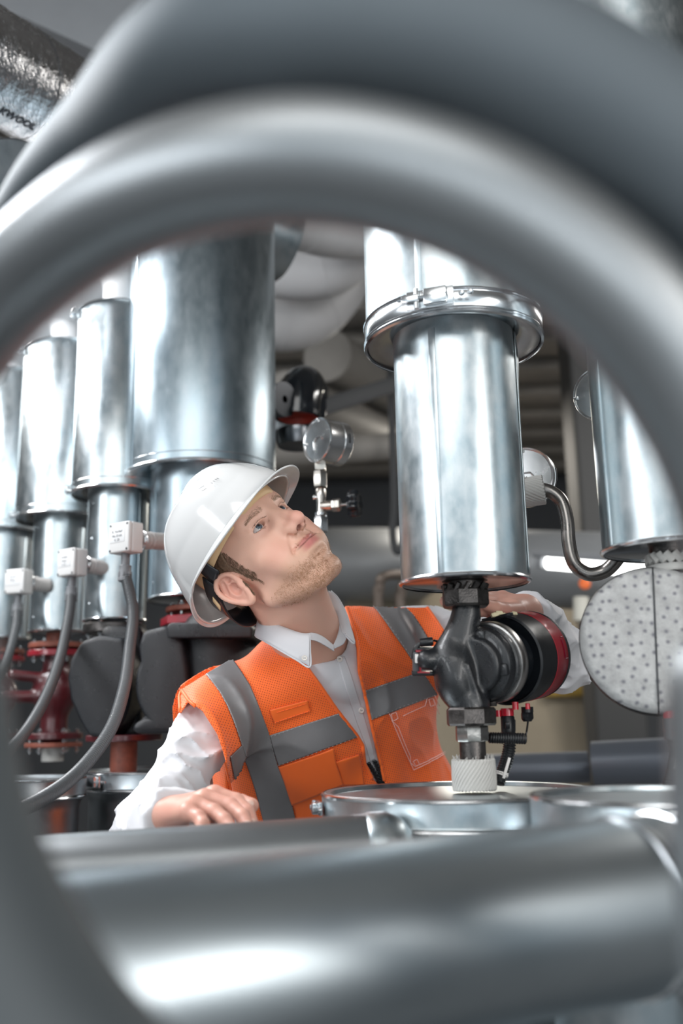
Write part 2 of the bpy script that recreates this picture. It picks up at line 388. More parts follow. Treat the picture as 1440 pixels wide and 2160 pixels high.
# dark pipework seen between the head and the middle column
for k, (pa, pb, Y, r) in enumerate([((800, 1290), (800, 1215), 3.6, 0.02), ((845, 1290), (845, 1230), 3.6, 0.02)]):
    pth = catmull([Vector((W(pa[0], pa[1], Y).x, Y, 0.0)), W(pa[0], pa[1]+60, Y), W(pa[0], pb[1]+30, Y), W(pa[0]+12, pb[1], Y), W(pa[0]+70, pb[1]-2, Y+0.1)], 6)
    o = MB().tube(pth, r, 10).build('bent_steam_pipe', mat('brown_pipe', (0.16, 0.13, 0.11), 0.5, 0.5)); tag(o, ['left one of two thin brown bent pipes in the dark right of the chin', 'right one of two thin brown bent pipes in the dark right of the chin'][k], 'pipe')
o = MB().tube(catmull([Vector((W(830, 1000, 4.4).x, 4.4, 4.05)), W(830, 1000, 4.4), W(828, 1120, 4.4), W(838, 1165, 4.4), W(856, 1140, 4.4)], 6), 0.018, 10).build('drain_hook_pipe', dark); tag(o, 'dark hooked pipe hanging beside the star handle', 'pipe')
o = MB().tube([W(1225, 1310, 4.2), W(1225, 1260, 4.2)], 0.035, 12).build('vent_stub', mat('cream_paint', (0.5, 0.49, 0.44), 0.6)); tag(o, 'pale stub pipe below the orange knob of the vessel', 'pipe stub')
o = MB().box(W(1205, 1450, 6.40), (0.40, 0.12, 0.12), bev=0.03).build('yellow_hose_reel', mat('yellow_paint', (0.55, 0.36, 0.08), 0.6)); tag(o, 'blurred yellow hose reel on the beige wall', 'hose reel')

# ================================================================== NEAR PIPES (out of focus)
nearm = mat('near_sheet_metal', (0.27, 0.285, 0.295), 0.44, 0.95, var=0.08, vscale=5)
# twin bend arching over the view: two nested sheet metal bends with a bright crimped bead between them
def arcc(spec, legs):
    pts, rr = [], []
    for th, r_, d_, hw in spec:
        t = math.radians(th); pts.append(P(600+r_*math.sin(t), 1340-r_*math.cos(t), d_)); rr.append(hw*d_/F_PX)
    pts = [Vector((*legs[0][:2], 0.0)), Vector((*legs[0][:2], 0.9))]+pts+[Vector((*legs[1][:2], 0.9)), Vector((*legs[1][:2], 0.0))]; rr = [rr[0]]*2+rr+[rr[-1]]*2
    path = catmull(pts, 10); rad = []
    for i in range(len(rr)-1):
        for k in range(10): rad.append(rr[i]+(rr[i+1]-rr[i])*k/10)
    return path, rad+[rr[-1]]
arch_path, arad = arcc([(-80, 860, .78, 75), (-62, 880, .70, 88), (-50, 905, .62, 98), (-38, 935, .56, 106), (-20, 975, .50, 122), (0, 1002, .46, 134), (20, 1004, .445, 136), (40, 1003, .44, 137), (58, 1003, .44, 138), (75, 1003, .44, 138), (95, 1003, .44, 138), (110, 1015, .44, 138)], (P(-330, 1700, .80), P(1570, 2050, .44)))
arch = thing('foreground_pipe_bend', 'huge blurred grey sheet metal twin bend arching across the top', 'pipe', arch_path[0])
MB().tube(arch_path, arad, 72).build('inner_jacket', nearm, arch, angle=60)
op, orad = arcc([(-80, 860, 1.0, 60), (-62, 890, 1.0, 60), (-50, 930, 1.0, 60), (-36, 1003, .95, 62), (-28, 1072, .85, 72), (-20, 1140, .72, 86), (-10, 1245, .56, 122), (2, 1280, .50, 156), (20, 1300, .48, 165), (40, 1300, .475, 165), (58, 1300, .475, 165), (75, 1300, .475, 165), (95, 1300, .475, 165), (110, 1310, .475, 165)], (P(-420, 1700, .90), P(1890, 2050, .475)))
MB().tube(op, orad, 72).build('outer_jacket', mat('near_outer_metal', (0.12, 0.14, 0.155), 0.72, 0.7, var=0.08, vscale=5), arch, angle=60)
bp_, brad = arcc([(-80, 925, .80, 12), (-62, 950, .72, 12), (-50, 985, .64, 12), (-38, 1018, .575, 12), (-20, 1088, .51, 12), (0, 1134, .465, 12), (20, 1138, .45, 12), (40, 1138, .445, 12), (58, 1138, .445, 12), (75, 1138, .445, 12), (95, 1138, .445, 12), (110, 1145, .445, 12)], (P(-380, 1700, .845), P(1722, 2050, .45)))
MB().tube(bp_, brad, 20).build('bead', mat('near_seam', (0.42, 0.43, 0.44), 0.4, 1.0), arch, angle=60)
# second near bend, lower left corner
leg = catmull([P(-330, 900, .50), P(-190, 1300, .42), P(-120, 1750, .37), P(40, 2120, .34), P(260, 2400, .32), P(600, 2700, .32)], 12)
o = MB().tube(leg, 0.034, 48).build('foreground_side_pipe', mat('near_dark_metal', (0.05, 0.058, 0.063), 0.6, 0.2), angle=60); tag(o, 'blurred dark grey pipe curving past the lower left corner', 'pipe')
# big pipe along the bottom
a, b = P(60, 2105, .56), P(1335, 1908, .76)
ax = (b-a); u = ax.normalized(); L = ax.length
big = thing('foreground_straight_pipe', 'large shiny sheet metal pipe running along the bottom of the view', 'pipe', a)
MB().lathe([(0.067, -0.5), (0.067, L*0.97), (0.067, L)], a, u, 96).build('jacket', mat('near_bright_metal', (0.44, 0.49, 0.52), 0.38, 1.0, var=0.10, vscale=8, stretch=(1, 1, 1)), big, angle=60)
MB().lathe([(0.067, 0), (0.0695, 0.001), (0.0695, 0.007), (0.067, 0.008)], b-u*0.012, u, 96).build('swage', shiny, big)
e = catmull([b-u*0.002, b+u*0.04, b+u*0.085+Vector((0.0, 0.0, -0.012)), b+u*0.12+Vector((0.0, -0.01, -0.07)), b+u*0.125+Vector((0.0, -0.02, -0.2)), b+u*0.125+Vector((0.0, -0.02, -1.2))], 8)
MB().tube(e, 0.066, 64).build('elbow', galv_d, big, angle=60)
for k in (6, 11, 16, 21):
    t = (e[k+1]-e[k-1]).normalized(); MB().lathe([(0.066, -0.003), (0.0685, -0.0015), (0.0685, 0.0015), (0.066, 0.003)], e[k], t, 64).build('joint', shiny, big)
# middle pipe the man leans on
a, b = P(-150, 1872, 1.08), P(830, 1806, 1.115)
u = (b-a).normalized(); L = (b-a).length
mid = thing('handrest_pipe', 'dull grey jacketed pipe on which the man rests his hand', 'pipe', a)
HR_A, HR_U, HR_L, HR_R = a.copy(), u.copy(), L, 0.049
MB().lathe([(0, -0.3), (HR_R, -0.3), (HR_R, L-0.03)], a, u, 72).build('jacket', mat('rest_metal', (0.26, 0.275, 0.285), 0.40, 1.0, var=0.1, vscale=10), mid, angle=60)
MB().lathe([(HR_R, L-0.03), (HR_R+.002, L-.028), (HR_R+.002, L-0.006), (HR_R*0.93, L+0.010), (HR_R*0.6, L+0.022), (0, L+0.026)], a, u, 72).build('end_cap', galv, mid, angle=60)
# foil wrapped duct, upper left, with print
foil = mat('crinkled_foil', (0.74, 0.74, 0.75), 0.20, 1.0, bump=1.0, bscale=95, var=0.25, vscale=60, rvar=0.12, stretch=(2.4, 1, 1))
a, b = W(-160, 60, 1.7), W(295, 311, 2.3)
u = (b-a).normalized(); L = (b-a).length; fo = thing('foil_wrapped_pipe', 'crinkled silver foil wrapped pipe in the upper left corner', 'pipe', a)
FR = RW(105, 180, 2.05)
prof = []
for k in range(90): prof.append((FR*(1+0.006*math.sin(k*2.1)+0.004*math.sin(k*5.3)), -0.2+(L+0.3)*k/89))
MB().lathe(prof, a, u, 90).build('foil', foil, fo, angle=80)
x, y, _ = basis(u)
for k, s in enumerate((0.35, 0.72)):
    MB().tube([a+u*(L*s+0.10*q/24)+(x*math.cos(q*0.26+2)+y*math.sin(q*0.26+2))*(FR+0.001) for q in range(25)], 0.0008, 6).build('binding_wire', dark, fo)
ca = (CAM-(a+b)/2); ca = (ca-u*ca.dot(u)).normalized(); dn = u.cross(ca).normalized()
if dn.z > 0: dn = -dn
ang = math.radians(38); nrm = ca*math.cos(ang)+dn*math.sin(ang); tup = u.cross(nrm); tup = tup if tup.z > 0 else -tup
tv, tf = decal_text('KWOOL', 0.027, Matrix.Identity(4), None, None, bold=0.0006)
q0 = W(24, 254, 1.9); s0 = (q0-a).dot(u)
vv = []
for v_ in tv:
    th = ang-v_.y/FR; vv.append(a+u*(s0+v_.x)+(ca*math.cos(th)+dn*math.sin(th))*(FR*1.012+v_.z))
MB().add(vv, tf).build('lettering', mat('print_ink', (0.02, 0.025, 0.035), 0.6), fo, smooth=False)
# pale boards above it and the small strut below
o = MB().prism([W(20, -60, 2.9), W(335, -30, 2.9), W(215, 112, 2.9), W(-10, 10, 2.9)], (0.02, 0.25, 0.02), 0.004).build('ceiling_panel', mat('panel_grey', (0.27, 0.28, 0.295), 0.5, var=0.15, vscale=3), smooth=False); tag(o, 'pale grey slanted panel in the upper left, above the foil pipe', 'panel')
o = MB().tube([W(-30, 290, 2.6), W(70, 335, 2.9)], 0.02, 12).build('support_strut', galv_b); tag(o, 'thin bright strut just below the foil wrapped pipe', 'strut')
o = MB().lathe([(0, 0), (0.15, 0), (0.155, 0.004), (0.155, 0.3), (0.0, 0.3)], W(60, 450, 1.8), (-0.75, 0.6, 0.1), 60).build('round_duct_end', galv_d); tag(o, 'dull round duct end behind the left of the blurred bend', 'duct')
# ================================================================== WHITE PIPES OVERHEAD
def wtube(pts, r, name, label, seg=40, bands=()):
    path = catmull(pts, 10); t = thing(name, label, 'pipe', path[0])
    MB().tube(path, r, seg).build('jacket', white, t, angle=60)
    for k in bands:
        k = min(k, len(path)-2); tn = (path[k+1]-path[k-1]).normalized()
        MB().lathe([(r-.001, -.004), (r+.002, -.003), (r+.002, .003), (r-.001, .004)], path[k], tn, seg).build('joint', white, t)
    return t
wtube([W(250, 300, 2.5), W(420, 380, 2.75), W(600, 448, 3.0), W(720, 478, 3.15), W(860, 470, 3.3), W(980, 420, 3.4)], 0.115, 'white_pipe_main', 'white jacketed pipe sagging between the two big metal columns, uppermost of three', bands=(14, 24, 30))
wtube([W(380, 420, 3.5), W(520, 540, 3.5), W(640, 575, 3.5), W(740, 540, 3.5), W(840, 440, 3.6)], 0.112, 'white_pipe_main', 'white jacketed pipe bend just below the uppermost white pipe', bands=(14, 24))
wtube([W(470, 585, 3.95), W(560, 665, 3.95), W(640, 668, 4.0), W(705, 610, 4.05), W(745, 520, 4.1)], 0.14, 'white_pipe_main', 'greyish white pipe bend, lowest of the three by the black elbow', bands=(14, 24))
o = MB().lathe([(0.10, 0), (0.125, 0.0), (0.127, 0.01), (0.127, 0.16), (0.125, 0.17), (0.10, 0.17)], W(500, 470, 2.65), W(620, 520, 2.75)-W(500, 470, 2.65), 50).build('metal_sleeve', galv); tag(o, 'shiny metal sleeve on the white pipe above the largest column', 'sleeve')
# ================================================================== LEFT ROW OF CLAD COLUMNS
def rimring(mb, o, r, z, t=0.003):
    return mb.lathe([(r-.001, z-t), (r+t*0.7, z-t*0.6), (r+t, z), (r+t*0.7, z+t*0.6), (r-.001, z+t)], o, (0, 0, 1), 72)
def clasp(parent, o, r, z, ang, s=1.0):
    d = Vector((math.cos(ang), math.sin(ang), 0)); tn = Vector((-d.y, d.x, 0)); R = Matrix((tn, d, Vector((0, 0, 1)))).transposed()
    c = Vector(o)+d*(r+0.004)+Vector((0, 0, z))
    mb = MB().box(c, (0.045*s, 0.005, 0.018*s), R, 0.001)
    mb.box(c+d*0.006+tn*0.006*s, (0.022*s, 0.009, 0.016*s), R, 0.002)
    mb.box(c+d*0.009-tn*0.018*s, (0.016*s, 0.004, 0.007*s), R, 0.001)
    mb.tube([c+d*0.006-tn*0.012*s-Vector((0, 0, 0.010*s)), c+d*0.006-tn*0.012*s+Vector((0, 0, 0.010*s))], 0.0025*s, 8)
    mb.tube([c+d*0.008+tn*0.018*s, c+d*0.008-tn*0.03*s], 0.0018*s, 8)
    l = mb.build('clasp', shiny, parent)
    MB().lathe([(0.0, .004), (.002*s, .0035), (.003*s, .001), (.003*s, 0)], c+tn*0.03*s, d, 10).lathe([(0.0, .004), (.002*s, .0035), (.003*s, .001), (.003*s, 0)], c+tn*0.038*s, d, 10).build('rivet', shiny, l)
    return l
def screw(parent, o, r, z, ang, s=0.0028):
    d = Vector((math.cos(ang), math.sin(ang), 0)); c = Vector(o)+d*(r-0.001)+Vector((0, 0, z))
    MB().lathe([(0, s*1.1), (s*0.5, s), (s*0.9, s*0.6), (s*1.5, s*0.2), (s*1.5, 0)], c, d, 12).build('screw', galv_d, parent)
def column(name, label, cx, cyb, Y, rU, rL, topY_px, splitY_px, botY_px, m, group=None, clamp=True, seam=-2.0, face=-1.57, screws=(), topcap=True, rimw=0.004, ztop=None):
    """clad vertical pipe: wide upper jacket, narrow lower jacket"""
    b = W(cx, cyb, Y); x, y = b.x, b.y
    zt, zs, zb = (W(cx, q, Y).z for q in (topY_px, splitY_px, botY_px))
    zt = ztop or zt
    t = thing(name, label, 'pipe', (x, y, zb), group); o = (x, y, 0)
    mb = MB().lathe([(rU, zs), (rU, zt-0.002)]+([(rU-0.003, zt), (0.5*rU, zt+0.002)] if topcap else []), o, (0, 0, 1), 96)
    mb.build('upper_jacket', m, t, angle=60)
    sm = MB(); d = Vector((math.cos(seam), math.sin(seam), 0)); sm.box(Vector(o)+d*(rU+0.0005)+Vector((0, 0, (zs+zt)/2)), (0.010, 0.003, zt-zs-0.002), Matrix((Vector((-d.y, d.x, 0)), d, Vector((0, 0, 1)))).transposed(), 0.001)
    sm.build('seam', m, t)
    MB().lathe([(rU, zs+0.001), (rU-0.004, zs-0.001), (rL-0.002, zs+0.012)], o, (0, 0, 1), 96).build('end_plate', bore, t, angle=60)
    e = MB(); rimring(e, o, rU, zs, rimw); rimring(e, o, rU, zs+0.020, 0.0012)
    if topcap: rimring(e, o, rU, zt-0.004, rimw)
    e.build('rim', rim, t)
    MB().lathe([(rL, zs+0.012), (rL, zb+0.002)], o, (0, 0, 1), 96).build('lower_jacket', m, t, angle=60)
    e = MB(); rimring(e, o, rL, zb+0.003, 0.0035); e.build('rim', rim, t)
    MB().lathe([(rL, zb+0.001), (rL*0.97, zb+0.004), (rL*0.3, zb+0.005), (0.002, zb+0.005)], o, (0, 0, 1), 96).build('bottom_plate', bore, t, angle=60)
    sm = MB(); sm.box(Vector(o)+d*(rL+0.0003)+Vector((0, 0, (zs+zb)/2)), (0.010, 0.002, zs-zb-0.01), Matrix((Vector((-d.y, d.x, 0)), d, Vector((0, 0, 1)))).transposed(), 0.0008)
    sm.build('seam', m, t)
    for (f, a) in screws: screw(t, o, rL, zb+(zs-zb)*f, a)
    return t, Vector((x, y, zb)), zt, zs
YA, YB, YC, YD = 2.25, 2.30, 2.58, 2.88
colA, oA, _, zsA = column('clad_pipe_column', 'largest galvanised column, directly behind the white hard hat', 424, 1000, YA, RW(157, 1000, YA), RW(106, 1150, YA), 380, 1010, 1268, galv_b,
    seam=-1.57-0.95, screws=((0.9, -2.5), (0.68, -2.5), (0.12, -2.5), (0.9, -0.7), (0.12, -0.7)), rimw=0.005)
colB, oB, ztB, _ = column('clad_pipe_column', 'first narrower galvanised column just left of the largest one', 250, 1050, YB, RW(97, 1050, YB), RW(63, 1180, YB), 668, 1045, 1312, galv,
    seam=-0.5, screws=((0.9, -2.3), (0.62, -2.3), (0.12, -2.3)))
colC, oC, ztC, _ = column('clad_pipe_column', 'second narrower galvanised column from the largest one', 133, 1100, YC, RW(97, 1100, YC), RW(59, 1180, YC), 746, 1098, 1335, galv,
    seam=-0.5, screws=((0.9, -2.3), (0.12, -2.3)))
colD, oD, ztD, _ = column('clad_pipe_column', 'galvanised column cut by the left edge of the view', 12, 1125, YD, RW(86, 1125, YD), RW(62, 1200, YD), 800, 1127, 1350, galv, seam=-0.5)
for t, o, z, r, a in ((colB, oB, ztB-0.006, RW(97, 700, YB), math.pi+0.35), (colB, oB, W(250, 1045, YB).z+0.006, RW(97, 1050, YB), math.pi+0.35), (colC, oC, W(133, 1098, YC).z+0.006, RW(97, 1100, YC), math.pi+0.45), (colC, oC, ztC-0.006, RW(97, 760, YC), math.pi+0.45)):
    clasp(t, (o.x, o.y, 0), r, z, a, 0.9)
# white header with necks above the three small columns
rdir = (oD-oB); rdir.z = 0; rdir.normalize()
zh = W(250, 575, YB).z+0.07
hd_ = thing('white_header_pipe', 'white jacketed header pipe with necks dropping into the small columns at left', 'pipe', (oB.x, oB.y, zh))
HRr = 0.105
MB().lathe([(0.001, -0.10), (HRr*0.7, -0.09), (HRr, -0.05), (HRr, 1.9)], (oB.x, oB.y, zh), rdir, 56).build('jacket', white, hd_, angle=60)
for k, (o, z) in enumerate(((oB, ztB), (oC, ztC), (oD, ztD))):
    r = 0.056
    MB().lathe([(r, z+0.0005), (r, zh-0.13)]+[(r+0.05*(1-math.cos(q*math.pi/12)), zh-0.13+0.06*math.sin(q*math.pi/12)) for q in range(1, 7)]+[(r+0.03, zh-0.03)], (o.x, o.y, 0), (0, 0, 1), 48).build('neck', white, hd_, angle=60)
# ================================================================== SENSOR BOXES with conduits
def sensor(cx, cy, Y, s, label, stub_to, stub_from, lines, rot=0.0, grp=None):
    c = W(cx, cy, Y); t = thing('sensor_box', label, 'sensor', c, grp)
    ay = math.radians(36+rot); n = Vector((-math.sin(ay), -math.cos(ay), 0.0)).normalized()  # lid normal, to the left and towards the viewer
    side = Vector((n.y*-1, n.x, 0)).normalized(); side = -side if side.x < 0 else side; R = Matrix((side, -n, Vector((0, 0, 1)))).transposed()
    wd, hh, dp = 0.066*s, 0.068*s, 0.045*s
    c0 = Vector(c)
    MB().box(c0-n*dp*0.12, (wd, dp*0.72, hh), R, 0.004*s, 3).build('housing', white2, t)
    lid = MB().box(c0+n*dp*0.36, (wd, dp*0.26, hh), R, 0.004*s, 3).build('lid', white2, t)
    for a in (-1, 1):
        for b in (-1, 1):
            MB().lathe([(0, 0.0004), (0.0028*s, 0.0004), (0.0030*s, 0)], c0+n*(dp*0.49)+side*a*wd*0.41+Vector((0, 0, b*hh*0.42)), n, 12).build('lid_screw', dark, lid)
    MB().box(c0+n*(dp*0.492)+Vector((0, 0, hh*0.06))+side*wd*(-0.06), (wd*0.72, 0.0012, hh*0.46), R, 0.0003).build('label_plate', mat('label_film', (0.68, 0.68, 0.68), 0.35), lid)
    M4 = Matrix.Translation(c0+n*(dp*0.50+0.0006)+side*wd*(-0.06)) @ Matrix((side, Vector((0, 0, 1)), n)).transposed().to_4x4()
    mb = MB()
    for i, ln in enumerate(lines):
        v, f = decal_text(ln, 0.0085*s, M4 @ Matrix.Translation((0, hh*(0.06+0.13-0.14*i), 0)), None, None, ext=0.0001); mb.add(v, f)
    mb.build('lettering', mat('grey_ink', (0.16, 0.16, 0.17), 0.6), lid, smooth=False)
    # stub to the column
    a, b = c0+Vector((0.015, 0.012, 0))*s, W(*stub_to); u = (b-a).normalized(); L = (b-a).length
    MB().lathe([(0.0, 0), (0.011*s, 0), (0.011*s, L), (0, L)], a, u, 20).build('copper_stub', mat('copper', (0.55, 0.22, 0.14), 0.3, 1.0), t)
    prof = []
    z0 = 0.14*L
    for k in range(40): prof.append(((0.0195+0.0012*math.sin(k*1.35)*(1 if k < 16 else 0.3))*s, z0+(L*1.05-z0)*k/39))
    MB().lathe([(0.010*s, z0)]+prof, a, u, 28).build('lagging', mat('grey_lagging', (0.42, 0.40, 0.39), 0.8, bump=0.6, bscale=300), t)
    fr = [(0.020*s+0.0022*s*((k % 2)), z0-0.003+0.010*k/7) for k in range(8)]
    MB().lathe([(0.012*s, z0-0.004)]+fr, a, u, 24).build('foil_collar', foil, t)
    # gland below
    g = c0+Vector((0, 0, -hh/2)); e = g+Vector((0.0, 0, -0.030*s))
    MB().lathe([(0.009*s, 0), (0.010*s, -0.002), (0.0095*s, -0.03*s)], g, (0, 0, 1), 20).build('gland_neck', nickel if s > 0.95 else greyg, t)
    return t, e
def conduit(name, label, pts, r, m, step=0.0046):
    path = resample(catmull(pts, 14), step/4); rs = [r*(1.0 if i % 4 < 2 else 0.82) for i in range(len(path))]
    t = thing(name, label, 'conduit', path[0])
    return t, path, MB().tube(path, rs, 16).build('hose', m, t, angle=180)
s1, e1 = sensor(266, 1136, 1.93, 0.93, 'light grey sensor box right beside the white hard hat', (350, 1143, 2.02), None, ('B. Vorlauf', 'Hz.-Kreis', '4. 20'))
s2, e2 = sensor(153, 1188, 2.18, 0.93, 'light grey sensor box in the middle of the three at left', (222, 1200, 2.24), None, ('Vorlauf', 'Kreis', '4. 21'))
s3, e3 = sensor(40, 1228, 2.45, 0.93, 'light grey sensor box nearest the left edge', (100, 1235, 2.5), None, ('Vorlauf', 'Kreis'), rot=-16)
def with_conduit(e, pts, label, r=0.0115):
    t, path, o = conduit('corrugated_conduit', label, [e+Vector((0, 0, -0.012))]+pts, r, greyp)
    mb = MB().lathe([(0.010, 0.004), (0.0125, 0.002), (0.0125, -0.008), (0.0135, -0.010), (0.0135, -0.022), (0.0145, -0.024), (0.0145, -0.029), (0.011, -0.031)], e, (0, 0, 1), 20)
    for k in range(8):
        a = 2*math.pi*k/8; mb.box(e+Vector((math.cos(a)*0.0135, math.sin(a)*0.0135, -0.016)), (0.002, 0.002, 0.010), None, 0.0004)
    mb.build('connector', greyg, t); return t
with_conduit(e1, [W(280, 1290, 1.90), W(273, 1370, 1.84), W(262, 1450, 1.76), W(232, 1540, 1.66), W(165, 1628, 1.55), W(80, 1690, 1.43), W(-40, 1740, 1.33), W(-180, 1780, 1.25)], 'long grey corrugated conduit curving down from the box by the hard hat')
with_conduit(e2, [W(145, 1300, 2.14), W(126, 1390, 2.05), W(92, 1480, 1.95), W(40, 1560, 1.82), W(-40, 1630, 1.7)], 'grey corrugated conduit hanging from the middle sensor box')
with_conduit(e3, [W(32, 1330, 2.4), W(10, 1400, 2.3), W(-40, 1480, 2.2)], 'grey corrugated conduit hanging from the sensor box nearest the left edge')
# ================================================================== FLANGED VALVES below the columns
def flange(mb, o, r, z, t, seg=36): return mb.lathe([(0.001, z), (r-0.002, z), (r, z+0.002), (r, z+t-0.002), (r-0.002, z+t), (0.001, z+t)], o, (0, 0, 1), seg)
def bolts(parent, o, r, z0, z1, n, a0=0.2, s=0.0055):
    for k in range(n):
        a = a0+2*math.pi*k/n; c = Vector((o[0]+r*math.cos(a), o[1]+r*math.sin(a), z0))
        mb = MB().hexn(c, (0, 0, 1), s*2, s*1.2).hexn(Vector((c.x, c.y, z1)), (0, 0, 1), s*2, s*1.2)
        mb.tube([c+Vector((0, 0, -0.004)), Vector((c.x, c.y, z1+s*1.9))], s*0.55, 8); mb.build('bolt', shiny, parent)
def valve(o, ztop, zbot, label, r=0.075, m=redp, m2=redd):
    t = thing('flanged_valve', label, 'valve', (o.x, o.y, zbot)); c = (o.x, o.y, 0)
    MB().lathe([(0.03, ztop), (0.03, ztop-0.03)], c, (0, 0, 1), 24).build('pipe_stub', rust, t)
    MB() and flange(MB(), c, r, ztop-0.042, 0.014).build('top_flange', rust, t)
    flange(MB(), c, r*1.02, ztop-0.064, 0.016).build('body_flange', m, t)
    bolts(t, c, r*0.8, ztop-0.074, ztop-0.028, 6)
    f = lambda x, y, z: smin(smin(cap_((x, y, z), (o.x, o.y, ztop-0.06), (o.x, o.y, zbot+0.05), 0.035), ell_((x, y, z), (o.x, o.y, (ztop+zbot)/2), (0.062, 0.055, 0.06)), 0.02), smin(cap_((x, y, z), (o.x-0.01, o.y-0.02, (ztop+zbot)/2+0.035), (o.x-0.10, o.y-0.05, (ztop+zbot)/2+0.045), 0.014), cap_((x, y, z), (o.x, o.y-0.02, (ztop+zbot)/2-0.01), (o.x-0.12, o.y-0.06, (ztop+zbot)/2-0.012), 0.016), 0.01), 0.012)
    V, Fc = nets(f, (o.x-0.16, o.y-0.12, zbot), (o.x+0.1, o.y+0.1, ztop), 0.004); mesh_obj('valve_body', V, Fc, m2, t, angle=180)
    flange(MB(), c, r*1.02, zbot+0.036, 0.016).build('body_flange', m2, t)
    flange(MB(), c, r, zbot+0.016, 0.012).build('lower_flange', rust, t)
    bolts(t, c, r*0.8, zbot+0.004, zbot+0.054, 6)
    MB().lathe([(0.028, zbot+0.02), (0.028, zbot-0.02)], c, (0, 0, 1), 24).build('lagging', rope, t)
    return t
TANKZ = W(960, 1668, 1.36).z
valve(oC, oC.z, TANKZ+0.03, 'dark red flanged valve under the second small column')
valve(oD, oD.z, TANKZ+0.03, 'dark red flanged valve at the left edge')
# column B and A connect to black moulded pump shells
def shell_cover(label, outline, Y, depth, extra=None):
    t = thing('moulded_pump_shell', label, 'pump cover', W(outline[0][0], outline[0][1], Y))
    n = Vector((0.15, 1, 0)).normalized()
    MB().prism([W(a, b, Y) for a, b in outline], n*depth, 0.012, 4).build('half_shell', epp, t, angle=40)
    return t
def arcpts(cx, cy, rx, ry, a0, a1, n): return [(cx+rx*math.cos(math.radians(a0+(a1-a0)*k/n)), cy+ry*math.sin(math.radians(a0+(a1-a0)*k/n))) for k in range(n+1)]
outl = [(205, 1340), (262, 1345)]+arcpts(215, 1440, 60, 118, -25, 95, 12)+[(185, 1553), (165, 1520), (146, 1475), (140, 1430), (147, 1390), (170, 1352)]
shA = shell_cover('black moulded shield-shaped pump cover left of the long conduit', outl[::-1], 2.12, 0.14)
flange(MB(), (oB.x, oB.y, 0), 0.075, oB.z-0.028, 0.022).build('flange', castnut, shA); bolts(shA, (oB.x, oB.y, 0), 0.06, oB.z-0.035, oB.z-0.004, 6)
MB().lathe([(0.03, 0), (0.03, -0.12)], W(262, 1560, 2.2), (0, 0, 1), 20).build('pipe_stub', rust, shA)
flange(MB(), W(262, 1563, 2.2)*1.0, 0.085, -0.0, 0.014).build('flange', redd, shA)
MB().box(W(262, 1440, 2.24), (0.10, 0.10, 0.26), None, 0.02, 3).build('core', epp, shA)
outl = [(300, 1330), (352, 1318), (385, 1352), (395, 1405), (400, 1470), (395, 1545), (280, 1548), (275, 1530), (300, 1515)]+arcpts(345, 1445, 62, 90, 130, 215, 8)+[(290, 1362)]
shB = shell_cover('large black moulded pump cover behind the orange shoulder', outl[::-1], 2.05, 0.2)
q = W(442, 1330, 2.1)
MB().prism([W(352, 1346, 2.03), W(352, 1318, 2.03), W(362, 1313, 2.03), W(522, 1316, 2.03), W(532, 1324, 2.03), W(530, 1345, 2.03)], (0.03, 0.2, 0), 0.004, 3).build('top_plate', epp, shB)
V, Fc = nets(lambda x, y, z: smin(ell_((x, y, z), W(465, 1430, 2.17), (0.105, 0.10, 0.115)), cap_((x, y, z), W(450, 1350, 2.14), W(460, 1450, 2.14), 0.075), 0.03), W(340, 1560, 2.02), W(600, 1330, 2.34), 0.005)
mesh_obj('volute', V, Fc, epp, shB, angle=180)
MB().lathe([(0.035, 0.0), (0.035, 0.03)], W(455, 1560, 2.15), (0, 0, -1), 20).build('pipe_stub', redd, shB)
zf = oA.z
flange(MB(), (oA.x+0.01, oA.y-0.02, 0), 0.085, zf-0.030, 0.012).build('upper_flange', rust, shB)
flange(MB(), (oA.x+0.01, oA.y-0.02, 0), 0.098, zf-0.062, 0.020, 8).build('red_flange', redp, shB)
bolts(shB, (oA.x+0.01, oA.y-0.02), 0.07, zf-0.045, zf-0.018, 8)
MB().lathe([(0.05, zf), (0.05, zf-0.04)], (oA.x, oA.y, 0), (0, 0, 1), 24).build('pipe_stub', rust, shB)
# ================================================================== ROUND CLAD HOUSINGS on the distribution main (lids near eye height)
def drum(cx, cy, Y, hp, ztop, h, label, m, clasps=(), group=None, shade=galv):
    b = W(cx, cy, Y); r = RW(hp, cy, Y); o = (b.x, b.y, 0); t = thing('clad_housing', label, 'housing', (b.x, b.y, 0), group)
    MB().lathe([(0.002, ztop-0.004), (r-0.012, ztop-0.004), (r-0.010, ztop+0.001), (r-0.002, ztop+0.002), (r, ztop)], o, (0, 0, 1), 128).build('lid', m, t, angle=50)
    MB().lathe([(r, ztop), (r+0.0025, ztop-0.001), (r+0.002, ztop-0.030), (r+0.003, ztop-0.032)], o, (0, 0, 1), 128).build('clamp_band', m, t, angle=50)
    e = MB(); rimring(e, o, r+0.001, ztop-0.001, 0.003); rimring(e, o, r+0.001, ztop-0.036, 0.004); e.build('rim', rim, t)
    MB().lathe([(r, ztop-0.036), (r-0.008, ztop-0.050), (r-0.010, ztop-0.06), (r-0.010, ztop-h), (r-0.010, 0.12), (r-0.06, 0.10)], o, (0, 0, 1), 128).build('jacket', shade, t, angle=50)
    for k in range(3):
        a = 2.1*k+0.6; MB().tube([Vector((b.x+(r-0.09)*math.cos(a), b.y+(r-0.09)*math.sin(a), 0.13)), Vector((b.x+(r-0.09)*math.cos(a), b.y+(r-0.09)*math.sin(a), 0.0))], 0.02, 10).build('foot', dark, t)
    for a, s in clasps: clasp(t, o, r+0.003, ztop-0.017, a, s)
    return t, b, r
dC, bC, rC = drum(965, 1670, 1.36, 283, TANKZ, 0.3, 'round galvanised housing with lid, from which the pump pipe rises', galv, [(-math.pi+0.12, 0.95)])
